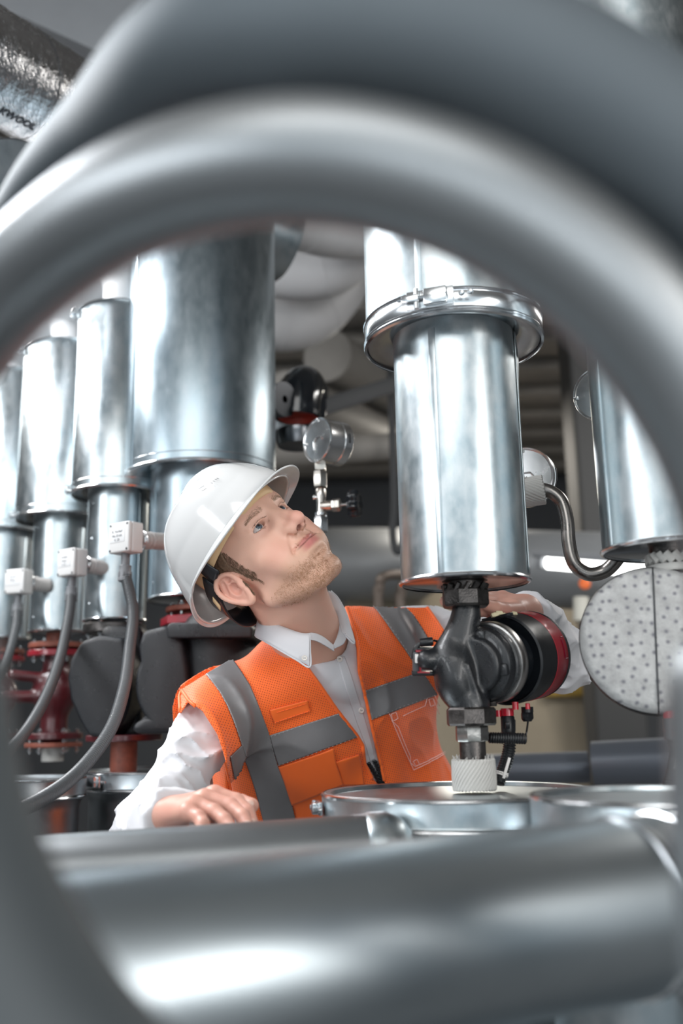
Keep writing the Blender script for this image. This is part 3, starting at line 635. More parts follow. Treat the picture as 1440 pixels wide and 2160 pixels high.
dE, bE, rE = drum(1392, 1690, 1.05, 265, W(1392, 1676, 1.05).z, 0.3, 'round galvanised housing at the right edge in front', galv)
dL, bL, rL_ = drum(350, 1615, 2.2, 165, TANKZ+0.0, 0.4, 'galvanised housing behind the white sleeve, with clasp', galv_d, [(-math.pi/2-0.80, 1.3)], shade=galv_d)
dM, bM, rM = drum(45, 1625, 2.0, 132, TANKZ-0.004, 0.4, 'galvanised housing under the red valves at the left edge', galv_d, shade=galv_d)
# ================================================================== MIDDLE COLUMN
YP = 1.36
colP, oP, ztP, zsP = column('clad_pipe_column', 'shiny galvanised column in the middle, with a clasped collar, above the black and red pump', 980, 1233, YP,
    RW(183, 728, YP), RW(130.5, 1000, YP), 300, 730, 1233, galv, seam=-1.57-0.47, topcap=False, rimw=0.004,
    screws=((0.97, -0.25), (0.06, 0.15), (0.10, 0.2)), ztop=4.1)
o3 = (oP.x, oP.y, 0); rU = RW(183, 728, YP)
e = MB(); rimring(e, o3, rU+0.001, zsP+0.032, 0.0035); rimring(e, o3, rU+0.001, zsP+0.004, 0.003); e.build('clamp_bead', rim, colP)
MB().lathe([(rU, zsP), (rU+0.0022, zsP+0.002), (rU+0.0022, zsP+0.030), (rU, zsP+0.034)], o3, (0, 0, 1), 128).build('clamp_band', shiny, colP, angle=50)
clasp(colP, o3, rU+0.003, zsP+0.018, -1.57-0.34, 1.5)
rLp = RW(130.5, 1000, YP)
# lap of the sheet, standing a little proud on the right
lv = MB(); n = 14
zz0, zz1 = zsP+0.010, oP.z+0.01
def lap(p, s, t):
    z = zz1+(zz0-zz1)*s; fl = 0.004*math.exp(-((s-0.9)/0.10)**2); a = -0.35+0.32*t
    return Vector((oP.x+(rLp+0.0012+fl*t)*math.cos(a), oP.y+(rLp+0.0012+fl*t)*math.sin(a), z))
lv.loft([(0, 0, 0), (0, 0, 1)], [(0, 1, 0), (0, 1, 1)], 30, 6, lap); solid(lv.build('lap_seam', galv, colP, angle=60), 0.0008)
# ================================================================== PUMP
def pp(px, py, dd=0.0):               # point in the pump's plane, dd metres further away
    w_ = W(px, py, YP); return P(px, py, dep(w_)+dd)
S = dep(W(980, 1390, YP))/F_PX        # metres per pixel here
oz = lambda py: W(980, py, YP).z
axp = Vector((oP.x, oP.y, 0))
def onax(py, px=None): return Vector((oP.x, oP.y, W(985, py, YP).z)) if px is None else W(px, py, YP)
pump = thing('circulation_pump', 'black cast iron circulation pump with a black and red round motor, below the middle column', 'pump', onax(1590))
Z = Vector((0, 0, 1))
mb = MB().lathe([(0.026, 0), (0.026, 0.016), (0.033, 0.018), (0.033, 0.028), (0.02, 0.03)], onax(1252), Z, 36)
for k in range(14):
    a = 2*math.pi*k/14; mb.tube([onax(1247)+Vector((0.028*math.cos(a), 0.028*math.sin(a), -0.004)), onax(1240)+Vector((0.031*math.cos(a+.3), 0.031*math.sin(a+.3), 0.004))], 0.004, 6)
mb.build('sealant', castnut, pump)
MB().hexn(onax(1281), Z, 98*S*0.90, 38*S, seg=8).build('union_nut', castnut, pump)
A = (RGT*0.65+FWD*0.76-UPV*0.02).normalized()          # motor axis, to the right and away
c0 = pp(1007, 1402, -0.006)
def fpump(x, y, z):
    p = (x, y, z)
    top, b1 = onax(1285), pp(978, 1340)
    f = cap_(p, top, b1, 0.019, 0.021)
    f = smin(f, cap_(p, pp(985, 1300), pp(940, 1385), 0.016, 0.022), 0.012)
    f = smin(f, cap_(p, pp(975, 1330, 0.01), pp(960, 1400), 0.016, 0.03), 0.012)
    f = smin(f, ell_(p, pp(958, 1422, -0.002), (0.026, 0.034, 0.044)), 0.012)
    f = smin(f, cap_(p, pp(966, 1440), onax(1494), 0.029, 0.024), 0.012)
    f = smin(f, cap_(p, onax(1480), onax(1500), 0.027, 0.027), 0.006)
    f = smin(f, cap_(p, pp(985, 1405, -0.030), pp(1012, 1484, -0.020), 0.0045, 0.0045), 0.005)      # rib
    f = smin(f, cap_(p, pp(955, 1386), pp(900, 1391, -0.01), 0.0165, 0.0145), 0.004)
    # scroll around the motor axis
    d = np.array(c0-A*0.004, np.float32); a = np.array(A, np.float32)
    rx, ry, rz = x-d[0], y-d[1], z-d[2]; h = rx*a[0]+ry*a[1]+rz*a[2]; r = np.sqrt(np.maximum(rx*rx+ry*ry+rz*rz-h*h, 1e-9))
    disc = np.sqrt(np.maximum(r-0.034, 0)**2+np.maximum(np.abs(h)-0.002, 0)**2)-0.006
    f = smin(f, disc, 0.006)
    return f
V, Fc = nets(fpump, (oP.x-0.10, oP.y-0.09, oz(1510)), (oP.x+0.10, oP.y+0.08, oz(1270)), 0.0016)
mesh_obj('volute', V, Fc, cast, pump, angle=180)
MB().lathe([(0.002, 0.0), (0.030, 0.0), (0.032, 0.004), (0.045, 0.005), (0.050, 0.008), (0.0525, 0.014), (0.0525, 0.020), (0.055, 0.022), (0.055, 0.028), (0.050, 0.030)], c0-A*0.004, A, 72).build('cover_plate', cast, pump)
for k in range(4):                     # bosses with screws around the cover
    a = math.radians(45+90*k-32); x_, y_, _ = basis(A, Z); q = c0+(x_*math.cos(a)+y_*math.sin(a))*0.040
    MB().box(q+A*0.008, (0.018, 0.017, 0.022), Matrix((x_, y_, A)).transposed(), 0.0035).build('screw_boss', cast, pump)
MB().lathe([(0.050, 0.024), (0.0575, 0.025), (0.0585, 0.027), (0.0585, 0.040), (0.0575, 0.042), (0.04, 0.042)], c0, A, 80).build('steel_ring', mat('aged_aluminium', (0.62, 0.60, 0.58), 0.30, 1.0, 0.1, 100, 0.3, 60), pump)
m0 = pp(1062, 1397) + A*(-0.01)
m0 = c0+A*0.066
RM = 98*S
MB().lathe([(0.030, -0.018), (0.034, 0.0), (0.045, 0.012), (RM-0.006, 0.006)], m0, A, 72).build('motor_recess', blackg, pump)
MB().lathe([(RM-0.006, 0.008), (RM-0.003, 0.0), (RM, 0.002), (RM, 0.046)], m0, A, 96).build('motor_housing', blackp, pump)
mred = mat('motor_red', (0.50, 0.012, 0.03), 0.30, var=0.2, vscale=15, coat=0.2)
MB().lathe([(RM, 0.046), (RM+0.0006, 0.0465), (RM+0.0006, 0.078), (RM-0.0005, 0.080)], m0, A, 96).build('red_band', mred, pump)
MB().lathe([(RM-0.0005, 0.080), (RM+0.001, 0.081), (RM+0.0005, 0.085), (RM-0.01, 0.092), (0.02, 0.095), (0.001, 0.095)], m0, A, 96).build('motor_cap', blackp, pump)
x_, y_, _ = basis(A, Z)
for s in (-1, 1):                      # slot marks pressed in the red band
    th = math.radians(180+s*8+8)
dirv = (CAM-(m0+A*0.07)); dirv = (dirv-A*dirv.dot(A)).normalized(); up_ = A.cross(dirv).normalized(); up_ = up_ if up_.z > 0 else -up_
def onband(h, deg):
    a = math.radians(deg); return m0+A*h+(dirv*math.cos(a)+up_*math.sin(a))*(RM+0.0008)
mk = mat('mark_red', (0.22, 0.0, 0.03), 0.4)
mb = MB().tube([onband(0.068, d) for d in range(-12, 15, 3)], 0.0007, 6)
mb.tube([onband(0.068, 15), onband(0.074, 15)], 0.0007, 6).tube([onband(0.068, -13), onband(0.076, -13)], 0.0007, 6); mb.build('pressed_mark', mk, pump)
for hh, ds in ((0.030, (38, 40)),):
    MB().box(m0+A*0.006+up_*(RM-0.004)+dirv*0.004, (0.05, 0.006, 0.01), Matrix((dirv, up_, A)).transposed(), 0.001).build('terminal_rib', blackp, pump)
# sealant on top of the motor
V, Fc = nets(lambda x, y, z: smin(cap_((x, y, z), pp(1040, 1296, 0.03), pp(1070, 1298, 0.04), 0.006), ell_((x, y, z), pp(1055, 1294, 0.035), (0.009, 0.008, 0.006)), 0.004)+0.002*vnoise(x*400, y*400, z*400), pp(1010, 1320, 0.0), pp(1100, 1270, 0.09), 0.0014) if False else (None, None)
mb = MB()
for k in range(16):
    mb.box(pp(1040+3*k, 1298-3*math.sin(k*0.5)+random.uniform(-2, 2), 0.035+0.001*k), (0.007, 0.012, 0.006), Matrix.Rotation(random.uniform(-.5, .5), 3, 'Y'), 0.0015)
mb.build('lagging_scrap', mat('yellow_wool', (0.72, 0.64, 0.42), 0.9), pump)
# ports below
MB().hexn(pp(1034, 1490, 0.02), Z, 26*S, 22*S).build('lower_plug', castnut, pump)
MB().hexn(onax(1531), Z, 102*S*0.90, 37*S, seg=8).build('union_nut', castnut, pump)
MB().hexn(onax(1564), Z, 66*S*0.92, 33*S, seg=8).build('adapter_nut', nickel if False else mat('worn_steel', (0.42, 0.41, 0.39), 0.30, 1.0, 0.2, 200, 0.4, 60), pump)
MB().lathe([(27*S, 0), (27*S, 45*S), (29*S, 47*S)], onax(1612), Z, 36).build('nipple', castnut, pump)
# rope lagging wound around the riser
mb = MB(); zb, zt = TANKZ+0.001, onax(1603).z
RR = 41*S
for k in range(34):
    a = 2*math.pi*k/34; pth = []
    for q in range(9):
        t = q/8; aa = a+t*1.0; bul = 1+0.03*math.sin(t*math.pi)
        pth.append(Vector((oP.x+RR*bul*math.cos(aa), oP.y+RR*bul*math.sin(aa), zb+(zt-zb)*t)))
    mb.tube(pth, 0.0028, 6)
mb.lathe([(RR, zb), (RR, zt-0.002), (RR*0.8, zt+0.001), (RR*0.6, zt+0.001)], (oP.x, oP.y, 0), Z, 36)
for k in range(60):
    a = random.uniform(0, 2*math.pi); p0 = Vector((oP.x+RR*0.96*math.cos(a), oP.y+RR*0.96*math.sin(a), zt-0.001))
    mb.tube([p0, p0+Vector((random.uniform(-.004, .004), random.uniform(-.004, .004), random.uniform(0.002, .008)))], 0.0005, 4)
mb.build('rope_lagging', rope, pump, angle=60)
# clip with sensor plug on the stub
clip = thing('sensor_plug', 'black and red sensor plug clipped to the left stub of the pump', 'sensor plug', pp(885, 1392))
Rm = Matrix((RGT, FWD, UPV)).transposed()
MB().box(pp(877, 1397, 0.004), (14*S, 24*S, 46*S), Rm, 0.002).build('body', greyp, clip)
MB().box(pp(893, 1420, 0.004), (50*S, 20*S, 9*S), Rm, 0.0015).build('bracket', blackp, clip)
MB().box(pp(895, 1369, 0.004), (44*S, 20*S, 8*S), Rm, 0.0015).build('bracket', blackp, clip)
MB().box(pp(888, 1373, -0.004), (24*S, 14*S, 4*S), Rm, 0.0008).box(pp(886, 1404, -0.004), (4*S, 14*S, 28*S), Rm, 0.0008).box(pp(893, 1418, -0.006), (26*S, 10*S, 3*S), Rm, 0.0008).build('red_clip', redp, clip)
MB().box(pp(879, 1389, -0.010), (8*S, 12*S, 18*S), Rm, 0.001).box(pp(890, 1390, -0.008), (9*S, 12*S, 20*S), Rm, 0.001).build('white_tab', mat('white_plastic', (0.7, 0.68, 0.66), 0.4), clip)
u = (pp(915, 1352)-pp(887, 1356)).normalized()
MB().lathe([(0.002, 0), (8*S, 0.0), (9*S, 0.002), (9*S, 26*S), (8*S, 28*S), (0.002, 28*S)], pp(885, 1356), u, 20).build('ferrite', blackp, clip)
MB().tube(catmull([pp(915, 1351), pp(930, 1355, 0.01), pp(950, 1362, 0.03), pp(975, 1360, 0.05)], 6), 0.0018, 8).tube(catmull([pp(886, 1357), pp(877, 1366), pp(873, 1378), pp(872, 1390)], 6), 0.0034, 10).build('cable', blackp, clip)
# cables below the motor
cb = thing('motor_cable', 'black plug and corrugated cable hanging under the red banded motor', 'cable', pp(1073, 1500, .04))
mb = MB().lathe([(14*S, 0), (14*S, 16*S), (0.002, 16*S)], pp(1070, 1510, .05), Z, 20).lathe([(6*S, 0), (6*S, 14*S)], pp(1051, 1512, .05), Z, 14); mb.build('red_socket', mred, cb)
mb = MB().lathe([(0.004, 0), (14*S, 0.0), (15*S, 0.002), (15*S, 36*S), (13*S, 39*S)], pp(1072, 1549, .05), Z, 20)
mb.box(pp(1070, 1530, .038), (10*S, 6*S, 14*S), Rm, 0.001).box(pp(1085, 1530, .05), (3*S, 10*S, 26*S), Rm, 0.001); mb.build('plug', blackp, cb)
path = resample(catmull([pp(1072, 1548, .05), pp(1074, 1575, .05), pp(1068, 1605, .045), pp(1058, 1632, .04), pp(1050, 1652, .035)], 8), 0.00095)
MB().tube(path, [0.0095 if i % 4 < 2 else 0.0079 for i in range(len(path))], 14).build('corrugated_hose', blackp, cb, angle=180)
MB().lathe([(11*S*1.25, -0.003), (11.6*S*1.25, 0), (11*S*1.25, 0.003)], pp(1058, 1632, .04), (0.3, 0, 1), 20).box(pp(1068, 1620, .03), (0.004, 0.0015, 0.03), Matrix.Rotation(0.35, 3, 'Y'), 0.0004).build('cable_tie', MT['white_plastic'], cb)
cc = thing('coiled_cable', 'small coiled black cable under the motor, ending in a cable gland', 'cable', pp(1068, 1556, .03))
mb = MB(); n = 15*14; pth = []
for i in range(n+1):
    t = i/n; a = 2*math.pi*15*t; ce = pp(1030+78*t, 1556+2*t, .02); pth.append(ce+UPV*(9.5*S*math.cos(a))+FWD*(9.5*S*math.sin(a)))
mb.tube(pth, 0.0018, 6); mb.tube(catmull([pth[-1], pp(1110, 1545, .03), pp(1113, 1522, .04)], 5), 0.0014, 8); mb.tube([pth[0], pp(1018, 1560, .03)], 0.0018, 6); mb.build('coil', blackp, cc, angle=60)
mb = MB().hexn(pp(1112, 1517, .05), Z, 24*S, 14*S).lathe([(0.003, 0), (9*S, 0), (12*S, 5*S), (12*S, 8*S)], pp(1112, 1522, .05), Z, 20).lathe([(13*S, 0), (13*S, 12*S)], pp(1112, 1503, .05), Z, 20); mb.build('cable_gland', blackp, cc)
MB().lathe([(5*S, 0), (5*S, 12*S), (0.001, 13*S)], pp(1113, 1496, .03), Z, 12).lathe([(7*S, 0), (7*S, 16*S), (0.001, 17*S)], pp(1087, 1497, .03), Z, 12).build('red_screw', mred, cc)
# ================================================================== GAUGES
def gauge(cx, cy, Y, r, face_dir, label, stem=True, depth=0.05):
    c = W(cx, cy, Y); n = Vector(face_dir).normalized(); t = thing('pressure_gauge', label, 'gauge', c)
    MB().lathe([(0.001, 0), (r*0.90, 0), (r*0.93, 0.0018), (r*0.98, 0.003), (r, 0.001), (r, -0.002), (r*0.985, -0.004), (r*0.97, -depth*0.62), (r*0.99, -depth*0.64), (r*0.99, -depth*0.97), (r*0.95, -depth), (0.001, -depth)], c, n, 64).build('case', steel, t)
    x, y, _ = basis(n); y = Vector((0, 0, 1)); y = (y-n*y.dot(n)).normalized(); x = y.cross(n)
    pl = MB().tube([c+n*0.0008+x*(-0.26*r)+y*(-.42*r), c+n*0.0012+x*(-0.28*r)+y*(-.05*r), c+n*.0012+x*(-.12*r)+y*(.13*r), c+n*.0012+x*(.2*r)+y*(.12*r), c+n*0.0008+x*(.3*r)+y*(.0*r)], 0.0016, 8); pl.build('blowout_vent', steel, t)
    MB().box(c+n*0.001+y*(-.0*r)-x*(.9*r), (.008, .006, .004), Matrix((x, y, n)).transposed(), .001).box(c+n*0.001+y*(.9*r), (.006, .008, .004), Matrix((x, y, n)).transposed(), .001).build('lug', steel, t)
    MB().box(c-n*depth*0.8+x*r*0.98, (.003, r*0.42, .005), Matrix((x, y, n)).transposed(), .0006).build('label_slot', dark, t)
    return t, c, n
YG = 1.95
g1, c1, n1 = gauge(670, 928, YG, 0.049, (-0.78, -0.62, 0.0), 'round steel pressure gauge on a needle valve, above the man\'s face', depth=0.062)
sg = dep(c1)/F_PX
def gx(py, px=676): return W(px, py, YG+0.02)
base = gx(1100)
def vz(a, b): return abs(gx(a).z-gx(b).z)
ax0 = Vector((gx(1040).x, YG+0.02, 0))
def at_(py): return Vector((ax0.x, ax0.y, gx(py).z))
MB().hexn(at_(992), Z, 27*sg, vz(968, 992), seg=4).build('square_stub', nickel, g1)
MB().hexn(at_(1028), Z, 27*sg, vz(995, 1028)).build('gauge_nut', nickel, g1)
nv = thing('needle_valve', 'nickel needle valve with black star handle, below the round gauge', 'valve', at_(1120))
MB().lathe([(9*sg, 0), (9*sg, vz(1030, 1060)), (11*sg, vz(1030, 1066)), (11*sg, vz(1030, 1085)), (9*sg, vz(1030, 1088))][::1], at_(1088)+Vector((0, 0, 0)), Z, 24).build('body', nickel, nv)
MB().hexn(at_(1122), Z, 27*sg, vz(1091, 1122)).lathe([(12.5*sg, 0), (12.5*sg, 6*sg)], at_(1088), Z, 24).build('lower_nut', steel, nv)
MB().lathe([(8*sg, 0), (8*sg, -0.25)], at_(1122), Z, 20).build('riser', nickel, nv)
d = Vector((1, -0.25, 0)).normalized(); o_ = at_(1068)
MB().lathe([(11*sg, 0), (11*sg, 24*sg), (9*sg, 26*sg)], o_, d, 24).build('side_port', nickel, nv)
MB().hexn(o_+d*25*sg, d, 24*sg, 17*sg).build('packing_nut', nickel, nv)
MB().tube([o_+d*42*sg, o_+d*72*sg], 2.6*sg, 10).build('spindle', steel, nv)
st = MB(); xx, yy, _ = basis(d); R0 = 27*sg; prof = []
vv, ff = [], []
NS = 56; layers = [(0.35, 0), (0.85, 0), (1.0, 0.2), (1.0, 0.8), (0.85, 1.0), (0.35, 1.0), (0.001, 0.9)]
for s, h in layers:
    for k in range(NS):
        a = 2*math.pi*k/NS; rr = R0*(1+0.14*math.cos(7*a))*s; vv.append(o_+d*(60*sg+h*24*sg)+(xx*math.cos(a)+yy*math.sin(a))*rr)
for i in range(len(layers)-1):
    for k in range(NS): ff.append((i*NS+k, i*NS+(k+1) % NS, (i+1)*NS+(k+1) % NS, (i+1)*NS+k))
st.add(vv, ff).build('star_handle', blackg, nv)
MB().lathe([(0.001, 0.0), (4*sg, 0.001), (4*sg, 12*sg)], o_+Vector((-14*sg, -4*sg, vz(1050, 1068))), (1, 0, 0), 12).tube([o_+Vector((-14*sg, -4*sg, vz(1050, 1068))), o_+Vector((-16*sg, -4*sg, vz(1050, 1068)))], 5.5*sg, 14).build('bleed_screw', shiny, nv)
# second gauge, hidden behind the middle column, with siphon tube
g2, c2, n2 = gauge(1106, 1006, 1.62, 0.053, (-0.45, -0.86, -0.05), 'steel pressure gauge half hidden behind the right side of the middle column', depth=0.02)
g3, c3, n3 = gauge(1266, 830, 1.48, 0.046, (-0.55, -0.82, -0.1), 'steel pressure gauge half hidden behind the blurred column at right', depth=0.02)
MB().tube([c3-n3*0.015, Vector((W(1418, 1163, 1.28).x, 1.30, c3.z))], 0.008, 14).build('stem', nickel, g3)
sp = thing('siphon_tube', 'curved raw steel siphon tube between the middle and the right column', 'tube', W(1145, 1035, 1.55))
pth = catmull([W(1085, 1045, 1.56), W(1120, 1036, 1.55), W(1152, 1034, 1.55), W(1182, 1055, 1.545), W(1195, 1095, 1.54), W(1200, 1150, 1.535), W(1212, 1190, 1.53), W(1240, 1211, 1.525), W(1272, 1206, 1.52), W(1295, 1187, 1.51), W(1310, 1160, 1.50), W(1318, 1120, 1.50)], 10)
MB().tube(pth, 14.5*dep(W(1200, 1100, 1.54))/F_PX, 28).build('tube', rawpipe, sp, angle=60)
mb = MB(); a_, b_ = W(1085, 1042, 1.56), W(1146, 1033, 1.55); u = (b_-a_).normalized(); L = (b_-a_).length; x, y, _ = basis(u)
for k in range(26):
    a = 2*math.pi*k/26; mb.tube([a_+u*L*q/6+(x*math.cos(a+q*0.22)+y*math.sin(a+q*0.22))*0.0225 for q in range(7)], 0.003, 6)
mb.lathe([(0.0225, 0), (0.0225, L), (0.012, L+0.002)], a_, u, 26)
for k in range(30):
    a = random.uniform(0, 6.28); p0 = a_+u*random.uniform(0, L*0.5)+(x*math.cos(a)+y*math.sin(a))*0.024; mb.tube([p0, p0+Vector((random.uniform(-.01, .01), random.uniform(-.01, .01), random.uniform(0, .012)))], 0.0008, 4)
mb.build('rope_lagging', rope, sp, angle=60)
# ================================================================== BLACK FLANGED ELBOW behind
el = thing('flanged_elbow', 'black flanged elbow beside the largest column, red inside its mouth', 'elbow', W(635, 880, 2.5))
YE = 2.55; se = dep(W(630, 860, YE))/F_PX
MB().lathe([(0.02, 0), (66*se*1.15, 0), (70*se*1.15, .006), (70*se*1.15, .035), (66*se*1.15, .04), (0.02, .04)], W(640, 865, YE+0.03), (-0.75, -0.65, -0.1), 60).build('flange', blackg, el)
pt = catmull([W(650, 830, YE-0.02), W(640, 815, YE-0.08), W(633, 830, YE-0.12), W(630, 850, YE-0.13), W(628, 882, YE-0.13)], 6)
MB().tube(pt, 43*se, 36, cap=False).build('mouth_pipe', blackg, el, angle=60)
MB().lathe([(43*se, 0), (46*se, 0.0), (46*se, 0.012), (43*se, 0.012)], pt[-1], (0, 0, 1), 40).build('mouth_rim', blackg, el)
MB().lathe([(0.001, 0.02), (36*se, 0.02), (40*se, 0.0)], pt[-1], (0, 0, 1), 36).build('red_lining', mat('red_lining', (0.65, 0.08, 0.05), 0.5), el)
MB().lathe([(0.001, 0), (40*se, 0.004), (46*se, 0.03), (46*se, 0.045)], W(628, 945, YE-0.12), (0, 0, 1), 40).build('lower_cup', mat('dark_steel', (0.16, 0.165, 0.175), 0.25, 1.0), el, angle=60)
o = MB().lathe([(0.01, 0), (0.044, 0), (0.046, .004), (0.046, .03), (0.01, .03)], W(583, 845, 2.36), (0.75, -0.6, -0.1), 40).build('small_flange', MT['dark_steel']); tag(o, 'small steel flange peeping out from behind the largest column', 'flange')
# ================================================================== RIGHT COLUMN, SPECKLED COVER
YR = 1.28
colR, oR, ztR, zsR = column('clad_pipe_column', 'blurred galvanised column cut by the right edge', 1418, 1163, YR, RW(150, 700, YR), RW(143, 1163, YR), 300, 560, 1163, galv, seam=-2.9, topcap=False, ztop=4.1)
mb = MB()
for k in range(20):
    a = 2*math.pi*k/20; q = Vector((oR.x, oR.y, oR.z-0.012)); mb.tube([q+Vector((0.032*math.cos(a), 0.032*math.sin(a), 0.006)), q+Vector((0.032*math.cos(a+.3), 0.032*math.sin(a+.3), -0.006))], 0.006, 6)
mb.lathe([(0.036, -0.03), (0.038, -0.028), (0.038, -0.022), (0.036, -0.020)], oR, Z, 36)
mb.build('rope_lagging', rope, colR, angle=60)
pc = thing('pump_insulation_cover', 'round speckled grey foam pump cover at the right edge', 'pump cover', W(1400, 1345, YR))
spk = mat('speckled_foam', (0.45, 0.45, 0.445), 0.8, bump=0.8, bscale=120, var=0.35, vscale=55)
# darker pores
nt = spk.node_tree; N = nt.nodes; L_ = nt.links; vo = N.new('ShaderNodeTexVoronoi'); vo.inputs['Scale'].default_value = 66; vo.inputs['Randomness'].default_value = 0.6
tcn = N.new('ShaderNodeTexCoord'); vo.voronoi_dimensions = '2D'; sp_ = N.new('ShaderNodeSeparateXYZ'); cb_ = N.new('ShaderNodeCombineXYZ'); L_.new(tcn.outputs['Object'], sp_.inputs[0]); L_.new(sp_.outputs[0], cb_.inputs[0]); L_.new(sp_.outputs[2], cb_.inputs[1]); L_.new(cb_.outputs[0], vo.inputs['Vector']); rmp = N.new('ShaderNodeMapRange'); rmp.inputs['From Min'].default_value = 0.04; rmp.inputs['From Max'].default_value = 0.25
L_.new(vo.outputs['Distance'], rmp.inputs['Value']); mx = N.new('ShaderNodeMix'); mx.data_type = 'RGBA'; mx.inputs['A'].default_value = (0.13, 0.13, 0.15, 1)
bs = N['Principled BSDF']; src = bs.inputs['Base Color'].links[0].from_socket; L_.new(src, mx.inputs['B']); L_.new(rmp.outputs[0], mx.inputs['Factor']); L_.new(mx.outputs['Result'], bs.inputs['Base Color'])
cR = W(1382, 1347, YR-0.03); ax_ = Vector((-0.28, -0.95, 0.05)).normalized(); rR = 155*dep(cR)/F_PX
prof = [(0.001, 0.012), (rR*0.5, 0.012), (rR*0.88, 0.009), (rR*0.96, 0.004), (rR, -0.008)]
for s, nm in ((0, 'left_half_shell'), (1, 'right_half_shell')):
    up_v = Vector((0.05, 0, 1)); x, y, a3 = basis(ax_, up_v)
    MB().lathe([(r_, h_+0.0) for r_, h_ in prof], cR+x*(0.0006 if s else -0.0006), ax_, 48, up=up_v, a0=math.pi/2+(0 if s == 0 else math.pi)+0.004, a1=math.pi*1.5+(0 if s == 0 else math.pi)-0.004).build('half_shell', spk, pc, angle=60)
MB().lathe([(rR*0.999, -0.007), (rR*1.02, -0.012), (rR*1.02, -0.035), (rR*0.9, -0.10), (0.001, -0.11)], cR, ax_, 96).build('black_back_shell', epp, pc)
x, y, a3 = basis(ax_, Vector((0.05, 0, 1)))
MB().tube([cR+ax_*0.0125-y*rR*0.98*0+y*rR*(-0.97+1.94*k/16)+ax_*(-0.012 if abs(-0.97+1.94*k/16) > 0.9 else 0.0) for k in range(17)], 0.0012, 6).build('joint', dark, pc)
MB().lathe([(0.026, 0), (0.026, 0.06)], W(1412, 1190, YR), Z, 24).build('pipe_stub', castnut, pc)
tb = thing('motor_cable', 'blurred plug and cable hanging under the speckled cover at the right edge', 'cable', W(1420, 1530, YR-0.03))
MB().lathe([(0.009, 0), (0.009, 0.014)], W(1414, 1522, YR-0.03), Z, 16).build('red_socket', mred, tb)
MB().lathe([(0.0105, 0), (0.0105, 0.026), (0.008, 0.028)], W(1418, 1560, YR-0.03), Z, 16).build('plug', greyp, tb)
pth = resample(catmull([W(1419, 1558, YR-.03), W(1424, 1590, YR-.03), W(1420, 1620, YR-.04), W(1412, 1655, YR-.05), W(1405, 1680, YR-.05)], 6), 0.001)
MB().tube(pth, [0.009 if i % 4 < 2 else .0075 for i in range(len(pth))], 12).build('corrugated_hose', blackp, tb, angle=180)
MB().box(W(1436, 1600, YR-.05), (0.016, 0.002, 0.03), Matrix.Rotation(.3, 3, 'Y'), 0.0005).build('tag', MT['white_plastic'], tb)
MB().tube(catmull([W(1440, 1520, YR-.02), W(1437, 1560, YR-.04), W(1446, 1610, YR-.05), W(1432, 1640, YR-.05)], 6), 0.003, 8).build('thin_cable', blackp, tb)
# ================================================================== THE MAN
def nA(v): return np.array(v, np.float32)
hs = 1.045
HO = P(560, 1188, 1.585)
def camv(r, u, f): return RGT*r+UPV*u+FWD*f
hx = camv(-.500, -.441, -.746).normalized(); hy = camv(.387, .657, -.647); hy = (hy-hx*hy.dot(hx)).normalized(); hz = hx.cross(hy).normalized()
HM = Matrix((hx, hy, hz)).transposed()           # head axes: x = his right, y = forward, z = up
def H(x, y, z): return HO+HM @ Vector((x, y, z))*hs
HMi = np.array(HM.transposed(), np.float32)
def toH(x, y, z):
    a, b, c = x-HO.x, y-HO.y, z-HO.z
    return [(HMi[i][0]*a+HMi[i][1]*b+HMi[i][2]*c)/hs for i in range(3)]
def rotx(a): c, s = math.cos(a), math.sin(a); return ((1, 0, 0), (0, c, s), (0, -s, c))
def rotz(a): c, s = math.cos(a), math.sin(a); return ((c, s, 0), (-s, c, 0), (0, 0, 1))
NB = P(668, 1368, 1.715)
nbh = toH(NB.x, NB.y, NB.z)
EYE = (0.0315, 0.0765, 0.027)
